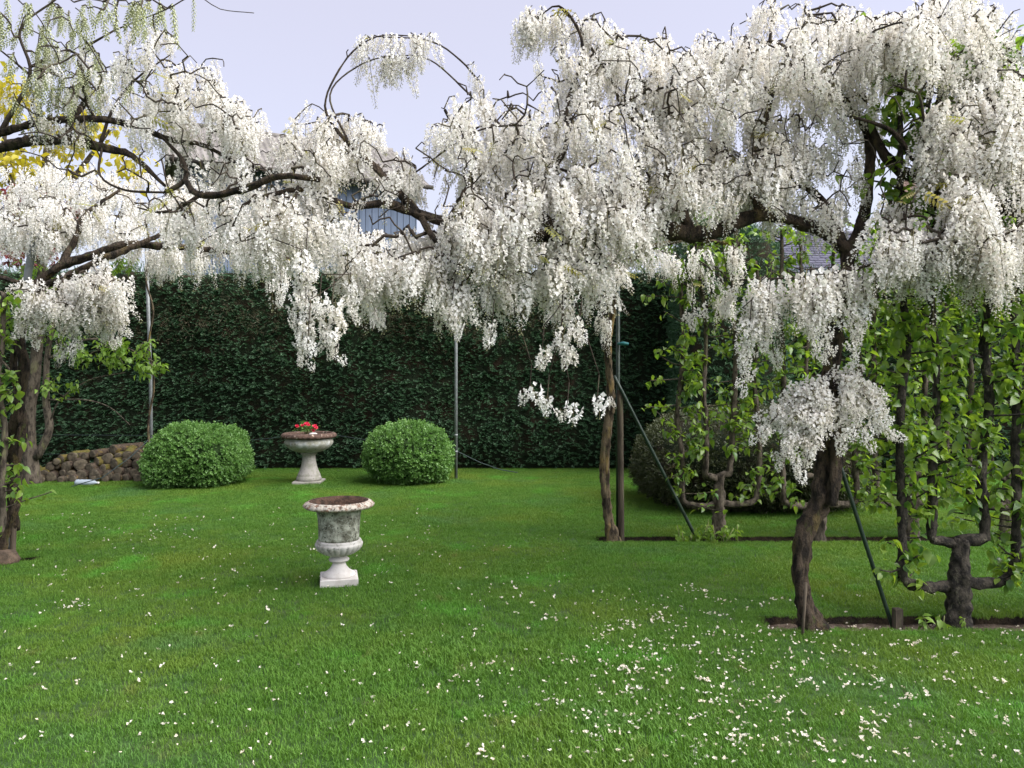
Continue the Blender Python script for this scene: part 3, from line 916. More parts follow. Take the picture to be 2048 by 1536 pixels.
# ------------------------------------------------------------------ posts, braces, wires
def post(name, label, cat, pts, r, mat, sides=10, parts=None, group=None):
    pts = [np.asarray(p, float) for p in pts]
    m = MB(); tube(m, catmull(pts, .15), r, sides, .02 if mat is M['oldwood'] else 0, 6)
    o = m.build(name, mat, None, True, pts[0])
    return tag(o, label, cat, group)
p0 = at(912, 958, 11.95)
pole = empty('metal_pole', (p0[0], p0[1], 0), 'straight galvanised metal pole beside the rounded box ball', 'pole')
m = MB(); tube(m, [(p0[0], p0[1], -.05), (p0[0], p0[1], 4.05)], .024, 12); m.build('shaft', M['galv'], pole)
m = MB(); tube(m, [(p0[0], p0[1], 4.05), (p0[0], p0[1], 4.09)], .028, 12); m.build('cap', M['galv'], pole)
for z in (.42, .68, 2.2):
    m = MB(); tube(m, [(p0[0], p0[1], z), (p0[0], p0[1], z + .03)], .029, 12); m.build('wire_clamp', M['galv'], pole)
p1 = at(301, 950, 12.1)
pole2 = empty('metal_pole', (p1[0], p1[1], 0), 'slender grey pole wrapped by a young climbing stem', 'pole')
m = MB(); tube(m, [(p1[0] + .02, p1[1], -.05), (p1[0], p1[1], 1.6), (p1[0] - .08, p1[1], 4.05)], .026, 12); m.build('shaft', M['galv'], pole2)
m = MB(); tube(m, [(p1[0] - .08, p1[1], 4.05), (p1[0] - .08, p1[1], 4.09)], .03, 12); m.build('cap', M['galv'], pole2)

def wire(label, pts, r=.0045):
    m = MB(); tube(m, catmull([np.asarray(p, float) for p in pts], .3), r, 5, cap=False)
    o = m.build('wire', M['wire'], None, True, pts[0]); tag(o, label, 'wire')
zw = at(0, 872, 12.0)[2]
wire('upper thin wire strung across the hedge behind the pedestal urn', [(-10, 12.05, zw + .02), (p1[0], 12.07, zw), (-4.2, 12.02, zw - .07), at(570, 872, 12.0), at(670, 870, 12.0), at(740, 881, 12.0), (p0[0], 11.97, zw - .07)])
wire('lower thin wire strung along the hedge foot past the log pile', [(-10, 12.05, zw - .28), (p1[0], 12.07, zw - .30)])
wire('slack dark cable running from the grey pole down to the lawn', [(p0[0], 11.93, .45), at(960, 925, 12.1), at(1000, 939, 12.3), at(1035, 948, 12.55) * [1, 1, 0] + [0, 0, .03]], .007)
wire('dark cable sloping from the logs across the plastic bottle', [at(143, 978, 10.95) * [1, 1, 0] + [0, 0, .03], at(205, 955, 10.95), at(260, 915, 11.3), (p1[0], 12.04, .62)], .007)

tb = at(1225, 1081, 7.45)
bt = at(1228, 752, 7.45); bb = at(1402, 1083, 7.52) * [1, 1, 0]
post('green_brace', 'dark green metal brace leaning from the slim wisteria trunk to the middle bed', 'brace', [bb + [0.02, 0, -.12], bt], .0175, M['greenmetal'])
ba = at(1672, 905, 4.98); bf = at(1786, 1247, 4.98)
post('green_brace', 'mossy dark green brace leaning from the thick wisteria trunk to a wooden peg', 'brace', [bf * [1, 1, 0] + [0.012, 0, -.08], ba], .0135, M['greenmetal'])
pk = bf * [1, 1, 0] + [.012, -.035, 0]
m = MB(); box(m, pk + [0, 0, .0], (.05, .045, .20), .1, 0, .006)
tag(m.build('wooden_peg', M['oldwood'], None, False, pk), 'squat dark wooden peg in the near bed at the foot of a green brace', 'peg')
gp_ = at(1236, 1080, 7.56)
gpo = empty('green_post', (gp_[0], gp_[1], 0), 'upright green metal post hidden behind the slim wisteria trunk', 'post')
m = MB(); tube(m, [(gp_[0], gp_[1], -.1), (gp_[0], gp_[1], 2.75)], .02, 10); m.build('shaft', M['greenmetal'], gpo)
c = at(1247, 687, 7.5); m = MB(); tube(m, [c + [-.05, .04, 0], c, c + [.05, -.01, -.005]], [.012, .02, .012], 8); m.build('wire_tensioner', M['teal'], gpo)
post('wooden_stake', 'split grey wooden stake tied along the slim wisteria trunk', 'stake', [at(1243, 1080, 7.49) * [1, 1, 0] + [0, 0, -.12], at(1240, 780, 7.49)], .032, M['oldwood'], 6)
post('wooden_stake', 'square brown wooden stake beside the twisted double wisteria trunk', 'stake', [at(24, 1120, 6.72) * [1, 1, 0] + [0, 0, -.1], at(36, 745, 6.72)], .030, M['oldwood'], 4)
post('wooden_stake', 'short flat wooden stake leaning on the foot of the thick wisteria trunk', 'stake', [at(1604, 1262, 4.72) * [1, 1, 0] + [0, 0, -.05], at(1612, 1165, 4.74)], .010, M['oldwood'], 4)
post('metal_pipe', 'leaning grey pipe rising past the flowers behind the twisted wisteria trunk', 'pipe', [at(18, 1105, 6.95) * [1, 1, 0] + [0, 0, -.1], at(50, 600, 6.95), at(86, 415, 6.95)], .034, M['galv'])
m = MB(); lathe(m, at(6, 1118, 6.55) * [1, 1, 0] + [0, 0, -.02], [(.02, 0), (.11, .0), (.13, .05), (.10, .11), (.03, .13)], 16, None, 0, .03)
tag(m.build('rock', M['rock'], None, True, at(6, 1118, 6.55) * [1, 1, 0]), 'brown rounded rock at the foot of the twisted wisteria trunk', 'stone')

# ------------------------------------------------------------------ log pile
def logs():
    sc = 8.19
    L = [(690, 445, 85, 1), (785, 420, 48, 0), (890, 430, 62, 0), (1020, 395, 64, 0), (1350, 320, 80, 1), (1270, 470, 95, 1), (1440, 430, 60, 1), (1600, 425, 85, 1), (1740, 420, 80, 0),
         (320, 600, 75, 0), (415, 590, 60, 1), (590, 600, 84, 1), (830, 575, 102, 1), (970, 625, 82, 0), (1085, 525, 82, 1), (1370, 555, 92, 1), (1540, 545, 84, 1), (1740, 570, 92, 0),
         (530, 712, 68, 0), (670, 732, 76, 0), (835, 732, 84, 0), (1050, 745, 112, 0), (1270, 745, 86, 0), (1190, 630, 72, 1), (1440, 680, 74, 0), (1580, 690, 78, 0), (1720, 705, 76, 0), (1860, 720, 72, 0),
         (700, 830, 68, 0), (870, 840, 60, 0), (1410, 815, 80, 0), (1560, 825, 72, 0), (1760, 825, 76, 0), (240, 735, 80, 1), (170, 840, 68, 0), (340, 845, 86, 0), (490, 850, 56, 0), (580, 810, 58, 0),
         (500, 480, 70, 1), (430, 520, 55, 1), (1890, 560, 80, 0), (1900, 830, 70, 0), (1230, 850, 60, 0), (1050, 860, 60, 0),
         (-60, 700, 85, 1), (-200, 760, 80, 1), (-330, 700, 90, 1), (-120, 830, 70, 0), (-280, 840, 75, 0), (-420, 820, 80, 0), (-400, 620, 75, 1), (60, 800, 75, 1)]
    for i, (cx, cy, r, moss) in enumerate(L):
        px, py = 60 + cx / sc, 860 + cy / sc
        row = (900 - cy) / 600
        Df = 11.55 + .28 * max(0, row) + rng.uniform(-.05, .05)
        p = at(px, py, Df); rad = r / sc * Df / F
        p[2] = max(p[2], rad * .9)
        ln = rng.uniform(.38, .55); yaw = rng.normal(0, .22); pit = rng.normal(0, .06)
        dr = np.array([math.sin(yaw) * math.cos(pit), math.cos(yaw) * math.cos(pit), math.sin(pit)])
        rw = 'top' if cy < 480 else 'upper middle' if cy < 660 else 'lower middle' if cy < 790 else 'bottom'
        sd = 'beyond the slender tree' if cx < 0 else 'next to the slender tree' if cx < 450 else 'behind the plastic bottle' if cx < 1300 else 'beside the box cushion'
        lab = ('mossy ' if moss else 'bare brown ') + 'log in the ' + rw + ' row of the pile, ' + sd
        root = empty('log', p, lab, 'log', ('mossy' if moss else 'bare') + ' logs, ' + rw + ' row ' + sd)
        m = MB(); sq = rng.uniform(.75, 1.0)
        tube(m, [p, p + dr * ln * .33, p + dr * ln * .66, p + dr * ln], [rad, rad * 1.03, rad, rad * .96], 14, .16, 5, 0, False, i * 3.1)
        m.build('bark', M['moss'] if moss and rng.uniform() < .75 else M['logbark'], root)
        m = MB()
        V = [p - dr * .006]
        for ring, off in ((.55, -.006), (.96, -.003), (1.0, .004)):
            for k in range(14):
                th = 2 * math.pi * k / 14
                u = np.cross(dr, [0, 0, 1]); u /= np.linalg.norm(u); w = np.cross(u, dr)
                V.append(p + dr * off + (u * math.cos(th) + w * math.sin(th)) * rad * ring * (1 + .07 * math.sin(3 * th + i)))
        Fc = [(0, 1 + k, 1 + (k + 1) % 14) for k in range(14)]
        for j in range(2):
            Fc += [(1 + j * 14 + k, 1 + j * 14 + 14 + k, 1 + j * 14 + 14 + (k + 1) % 14, 1 + j * 14 + (k + 1) % 14) for k in range(14)]
        m.add(V, Fc); m.build('cut_end', M['cutend'], root)
logs()

def bottle():
    a = ground_pt(152, 971); c = a + [0, 0, .045]
    root = empty('plastic_bottle', c * [1, 1, 0], 'clear plastic bottle lying on the grass before the log pile', 'bottle')
    d = np.array([1, -.12, 0.0]); d /= np.linalg.norm(d)
    prof = [(0, .02), (.004, .042), (.03, .046), (.06, .043), (.09, .047), (.13, .044), (.17, .047), (.21, .046), (.26, .042), (.30, .03), (.325, .016), (.345, .014)]
    m = MB(); tube(m, [c + d * t for t, _ in prof], [r for _, r in prof], 18); m.build('body', M['plastic'], root)
    m = MB(); tube(m, [c + d * .345, c + d * .368], .017, 12); m.build('cap', M['whitepaint'], root)
bottle()

# ------------------------------------------------------------------ wisteria flowers (shared meshes)
def raceme_mb(seed, L=.30, n=62, w0=.036, budfrac=.3, bend=0.0):
    r = np.random.default_rng(seed)
    q = MB()
    bd = r.uniform(0, 6.28)
    def stem(t):
        k = bend * L * t * t
        return np.array([math.cos(bd) * k, math.sin(bd) * k, -L * t])
    tube(q, [stem(t) for t in np.linspace(0, 1, 7)], np.linspace(.0030, .0012, 7), 3, mat=1, cap=False)
    for i in range(n):
        t = .10 + .90 * (max(0.0, i + r.uniform(-.4, .4)) / n) ** .92
        t = min(max(t, .03), 1)
        a = i * 2.399 + r.normal(0, .35)
        out = np.array([math.cos(a), math.sin(a), 0]); tg = np.array([-out[1], out[0], 0]); up = np.array([0, 0, 1.0])
        isbud = t > 1 - budfrac * r.uniform(.55, 1.2)
        w = w0 * (1.05 - .75 * t ** 1.6) * r.uniform(.75, 1.15)
        o = stem(t) + out * w * (.75 if not isbud else .6) + up * r.uniform(-.004, .004)
        q.add([stem(t) + up * .003, o + tg * .0018 + out * .001, o - tg * .0018 + out * .001, o + out * .008 - up * .006], [(0, 1, 2), (1, 3, 2)], 1)
        if isbud:
            d = out * .75 - up * .65 + r.normal(0, .15, 3); d /= np.linalg.norm(d)
            s = .0200 * (1.15 - .5 * t); ww = .0050
            sd = np.cross(d, up); sd /= np.linalg.norm(sd) + 1e-9; s2 = np.cross(d, sd)
            mt = 2 if t > .93 else 0
            q.add([o, o + d * s * .6 + sd * ww, o + d * s, o + d * s * .6 - sd * ww, o + d * s * .6 + s2 * ww], [(0, 1, 4), (1, 2, 4), (2, 3, 4), (3, 0, 4)], mt)
        else:
            s = .0300 * r.uniform(.75, 1.2) * (1.1 - .35 * t)
            bk = up * .80 + out * r.uniform(.15, .65) + tg * r.normal(0, .3); bk /= np.linalg.norm(bk)
            nb = np.cross(bk, tg); nb /= np.linalg.norm(nb) + 1e-9
            cup = nb * s * .22
            q.add([o, o + bk * s * .55 + tg * s * .55 - cup, o + bk * s, o + bk * s * .55 - tg * s * .55 - cup, o + bk * s * .5], [(0, 1, 4), (1, 2, 4), (2, 3, 4), (3, 0, 4)], 0)
            d = out * .8 - up * r.uniform(.2, .75) + tg * r.normal(0, .25); d /= np.linalg.norm(d)
            k = s * .85
            q.add([o, o + d * k * .55 + tg * k * .30 - up * k * .1, o + d * k, o + d * k * .55 - tg * k * .30 - up * k * .1, o + d * k * .5 + up * k * .2], [(0, 1, 4), (1, 2, 4), (2, 3, 4), (3, 0, 4)], 0)
    return q

def catkin_mb(seed, L=.20):
    r = np.random.default_rng(seed)
    q = MB(); n = 70
    bd, bend = r.uniform(0, 6.28), r.uniform(0, .15)
    def stem(t): return np.array([math.cos(bd) * bend * L * t * t, math.sin(bd) * bend * L * t * t, -L * t])
    tube(q, [stem(t) for t in np.linspace(0, 1, 5)], np.linspace(.003, .001, 5), 4, mat=1, cap=False)
    for i in range(n):
        t = (i + .5) / n
        a = i * 2.399; out = np.array([math.cos(a), math.sin(a), 0]); tg = np.array([-out[1], out[0], 0])
        w = .022 * math.sin(math.pi * min(1, .18 + t * .8)) ** .7
        if t < .12: w *= .5
        o = stem(t) + out * w * .5
        d = out * .75 - np.array([0, 0, .9]); s = .016
        q.add([o, o + d * s * .5 + tg * .0055, o + d * s, o + d * s * .5 - tg * .0055], [(0, 1, 2), (0, 2, 3)], 0)
    return q

RAC = []
for k, (L, n, w, bf, bend) in enumerate(((.33, 50, .054, .20, .03), (.37, 54, .050, .32, .10), (.28, 44, .056, .12, .05), (.40, 52, .046, .40, .08), (.32, 54, .060, .08, .12), (.24, 34, .048, .35, .16))):
    RAC.append(raceme_mb(500 + k, L, n, w, bf, bend).mesh('flower_raceme', [M['petal'], M['calyx'], M['bud']], False))
CLU = [raceme_mb(540 + k, .13, 24, .050, .10, .1).mesh('flower_cluster', [M['petal'], M['calyx'], M['bud']], False) for k in range(3)]
CAT = [catkin_mb(600 + k, L).mesh('budding_raceme', [M['catkin'], M['stalk']], False) for k, L in enumerate((.20, .16, .24))]

def leafspray_mb(seed, L=.16, pairs=5):
    r = np.random.default_rng(seed); q = MB()
    tube(q, [(0, 0, 0), (L * .5, 0, .01), (L, 0, -.02)], [.0018, .0014, .0008], 3, mat=1, cap=False)
    for i in range(pairs * 2 + 1):
        t = .25 + .75 * (i // 2) / pairs; sgn = 1 if i % 2 else -1
        a = sgn * 1.0 if i < pairs * 2 else 0
        lf = leaf_mb(.045, .011, .35, 2); v = np.concatenate(lf.v)
        ca, sa = math.cos(a), math.sin(a)
        v = np.stack([v[:, 0] * ca - v[:, 1] * sa + L * t, v[:, 0] * sa + v[:, 1] * ca, v[:, 2] - .02 * t], 1)
        q.add(v, lf.f, 0)
    return q
SPRAY = leafspray_mb(1).mesh('young_leaf', [M['younglf'], M['stalk']], True)

KIND = {'o': RAC, 'c': CAT, 'k': CLU}
def wp(path):
    return [np.append(at(p[0], p[1], p[2]), p[3]) for p in path]

def wisteria(label, base, trunks, boughs, blobs, sprays=(), barkmat=None, group=None, nleaf=30, sides=14, hang=(), arches=()):
    """trunks/boughs: paths of (px, py, D, radius); blobs: (px, py, D, rx, ry, rD, n, kind, s0, s1, per-node chance)"""
    root = empty('wisteria', base, label, 'wisteria', group)
    barkmat = barkmat or M['bark']
    nodes, rads = [], []
    for i, tr in enumerate(trunks):
        ctl = np.array(wp(tr)); ctl[:, 3] *= .74
        if i == 0: ctl[0][2] = min(ctl[0][2], -0.03)
        c = catmull(ctl, .035)
        m = MB(); tube(m, c[:, :3], c[:, 3], sides + 6, .42, 17, 0, True, i * 7.7 + base[0], 3, .05)
        m.build('trunk', barkmat, root)
        nodes += list(c[-3:, :3]); rads += list(c[-3:, 3])
    for i, bg in enumerate(boughs):
        c = catmull(np.array(wp(bg)), .05); c[:, 3] = np.where(c[:, 3] > .012, .012 + (c[:, 3] - .012) * .72, c[:, 3])
        thick = max(c[:, 3]) > .02
        m = MB(); tube(m, c[:, :3], c[:, 3], 12 if thick else 6, .55 if thick else .2, 19, 0, True, i * 3.3 + base[0], 3 if thick else 0, .11)
        m.build('bough', barkmat if thick else M['twig'], root)
        nodes += list(c[::2, :3]); rads += list(c[::2, 3])
    Pn = np.array(nodes); nb = len(Pn)
    # targets
    T, K = [], []
    for bl in blobs:
        for _ in range(int(bl[6] * .9 + .5)):
            v = rng.normal(0, 1, 3); v *= rng.uniform(.1, 1) ** (1 / 2.2) / np.linalg.norm(v)
            T.append(at(bl[0] + v[0] * bl[3], bl[1] + v[1] * bl[4], bl[2] + v[2] * bl[5])); K.append(bl)
    T = np.array(T)
    dist = np.array([np.min(np.linalg.norm(Pn - t, axis=1)) for t in T])
    order = np.argsort(dist)
    cap_n = nb + len(T) * 10
    allP = np.zeros((cap_n, 3)); allP[:nb] = Pn; cnt = nb
    par = np.full(cap_n, -1); load = np.zeros(cap_n)
    chains = []
    for k in order:
        t = T[k]
        dd = allP[:cnt] - t
        j = int(np.argmin((dd ** 2).sum(1)))
        p = allP[j]; dl = np.linalg.norm(t - p)
        if dl < .03: continue
        ns = int(min(8, max(2, dl / .09)))
        arch = dl * rng.uniform(.02, .30); side = rng.normal(0, .10, 3) * dl
        ids = [j]
        for s in range(1, ns + 1):
            u = s / ns
            q = p + (t - p) * u + np.array([0, 0, arch * math.sin(math.pi * u)]) + side * math.sin(math.pi * u) + rng.normal(0, .005, 3)
            allP[cnt] = q; par[cnt] = ids[-1]; ids.append(cnt); cnt += 1
        chains.append((ids, K[k]))
    for ids, _ in chains:
        i = ids[-1]
        while i >= nb:
            load[i] += 1; i = par[i]
    m = MB()
    items = []
    for ids, bl in chains:
        pts = allP[ids]
        rr = np.array([.0022 + .0017 * load[i] ** .5 if i >= nb else .0022 + .0017 * load[ids[1]] ** .5 for i in ids])
        rr = np.minimum(rr, .012)
        cc = catmull(np.column_stack([pts, rr]), .05)
        tube(m, cc[:, :3], cc[:, 3], 4, cap=False)
        for i in ids[1:]:
            if rng.uniform() < bl[10]:
                items.append((allP[i], bl[7], rng.uniform(bl[8], bl[9]), rng.normal(0, .24), rng.normal(0, .24)))
    for (px, py, D, L, lean) in hang:                     # single long hanging clusters
        top = at(px, py, D)
        for i in range(int(L / .035)):
            z = i * .035
            items.append((top + [rng.normal(lean * z, .022), rng.normal(0, .025), -z], 'k', rng.uniform(.6, .9) * (1.25 - .72 * z / L), rng.normal(0, .25), rng.normal(0, .25)))
        tube(m, [top + [0.01, 0, .12], top, top + [lean * L * .5, 0, -L * .5], top + [lean * L, 0, -L]], [.0032, .003, .0026, .002], 4)
        i = int(np.argmin(((allP[:cnt] - top) ** 2).sum(1)))
        tube(m, catmull([allP[i], (allP[i] + top) / 2 + [rng.normal(0, .05), rng.normal(0, .05), .05], top + [.01, 0, .12]], .06), .0032, 4)
    for (x0, y0, D0, x1, y1, D1, lift) in arches:         # clusters arching out from the wood under their own weight
        a, b = at(x0, y0, D0), at(x1, y1, D1)
        mid = a + (b - a) * .45 + [0, 0, lift]
        cv = catmull([a, mid, b], .022)
        tube(m, cv, np.linspace(.0045, .002, len(cv)), 4, cap=False)
        for i in range(2, len(cv)):
            u = i / len(cv)
            if i % 3 != 2:
                items.append((cv[i] + rng.normal(0, .014, 3) + [0, 0, .03], 'k', rng.uniform(.75, 1.05) * (1.15 - .45 * u), rng.normal(0, .5), rng.normal(0, .5)))
    for (px, py, D, n, rx, spread, s0, s1) in sprays:     # tufts of arching clusters springing from the wood
        for _ in range(n):
            a = rng.uniform(0, 6.28); c = at(px, py, D) + [rng.normal(0, rx), rng.normal(0, rx * .6) , rng.normal(0, rx * .7)]
            items.append((c, 'o', rng.uniform(s0, s1), spread * math.sin(a) * rng.uniform(.4, 1), spread * math.cos(a) * rng.uniform(.4, 1)))
            tube(m, [at(px, py + 8, D + .1), c + [0, 0, .02], c], [.004, .003, .002], 4)
    tag(m.build('twigs', M['twig'], root), kind='stuff')
    # flowers: the largest 300 in view one by one, the rest as one
    def score(it):
        p = it[0]; px = HX + p[0] / p[1] * F; py = HY - (p[2] - EYE) / p[1] * F
        inside = -40 < px < 2088 and -60 < py < 1536
        return (it[2] / p[1]) * (1 if inside else .1) * {'o': 1.25, 'c': .9, 'k': .6}[it[1]]
    items.sort(key=score, reverse=True)
    var = [int(rng.integers(0, len(KIND[it[1]]))) for it in items]
    def rot_of(it): return (it[3], it[4], rng.uniform(0, 6.28))
    srcs = {}
    nsel = min(300, len(items))
    chosen = list(range(nsel))
    for kd, ms in KIND.items():                # make sure each kind is among them
        have = [i for i in range(len(items)) if items[i][1] == kd]
        for v in range(len(ms)):
            if have and not any(items[i][1] == kd and var[i] == v for i in chosen):
                var[have[v % len(have)]] = v
                if have[v % len(have)] not in chosen: chosen[-1 - v - {'o': 0, 'c': 8, 'k': 16}[kd]] = have[v % len(have)]
    cs = set(chosen)
    for i in sorted(cs):
        it = items[i]
        me = KIND[it[1]][var[i]]
        o = link_copy(me, me.name.split('.')[0], root, it[0], Euler((it[3], it[4], 0)).to_quaternion().to_euler() if False else rot_of(it), it[2])
        srcs.setdefault((it[1], var[i]), o)
    for kd, nm in (('o', 'blossom'), ('k', 'clustered_blossom'), ('c', 'budding_blossom')):
        rest = [i for i in range(len(items)) if i not in cs and items[i][1] == kd and (kd, var[i]) in srcs]
        if not rest: continue
        keys = [k for k in srcs if k[0] == kd]
        ii = {k: n for n, k in enumerate(keys)}
        scatter(nm, root, [srcs[k] for k in keys], [items[i][0] for i in rest], [rot_of(items[i]) for i in rest], [items[i][2] for i in rest], [ii[(kd, var[i])] for i in rest])
    if nleaf:
        ids = rng.choice(np.arange(nb, cnt), min(nleaf, cnt - nb), False)
        for i in ids:
            link_copy(SPRAY, 'young_leaf', root, allP[i], (rng.normal(0, .4), rng.normal(.25, .4), rng.uniform(0, 6.28)), rng.uniform(.6, 1.1))
    return root, len(items)

NW = []
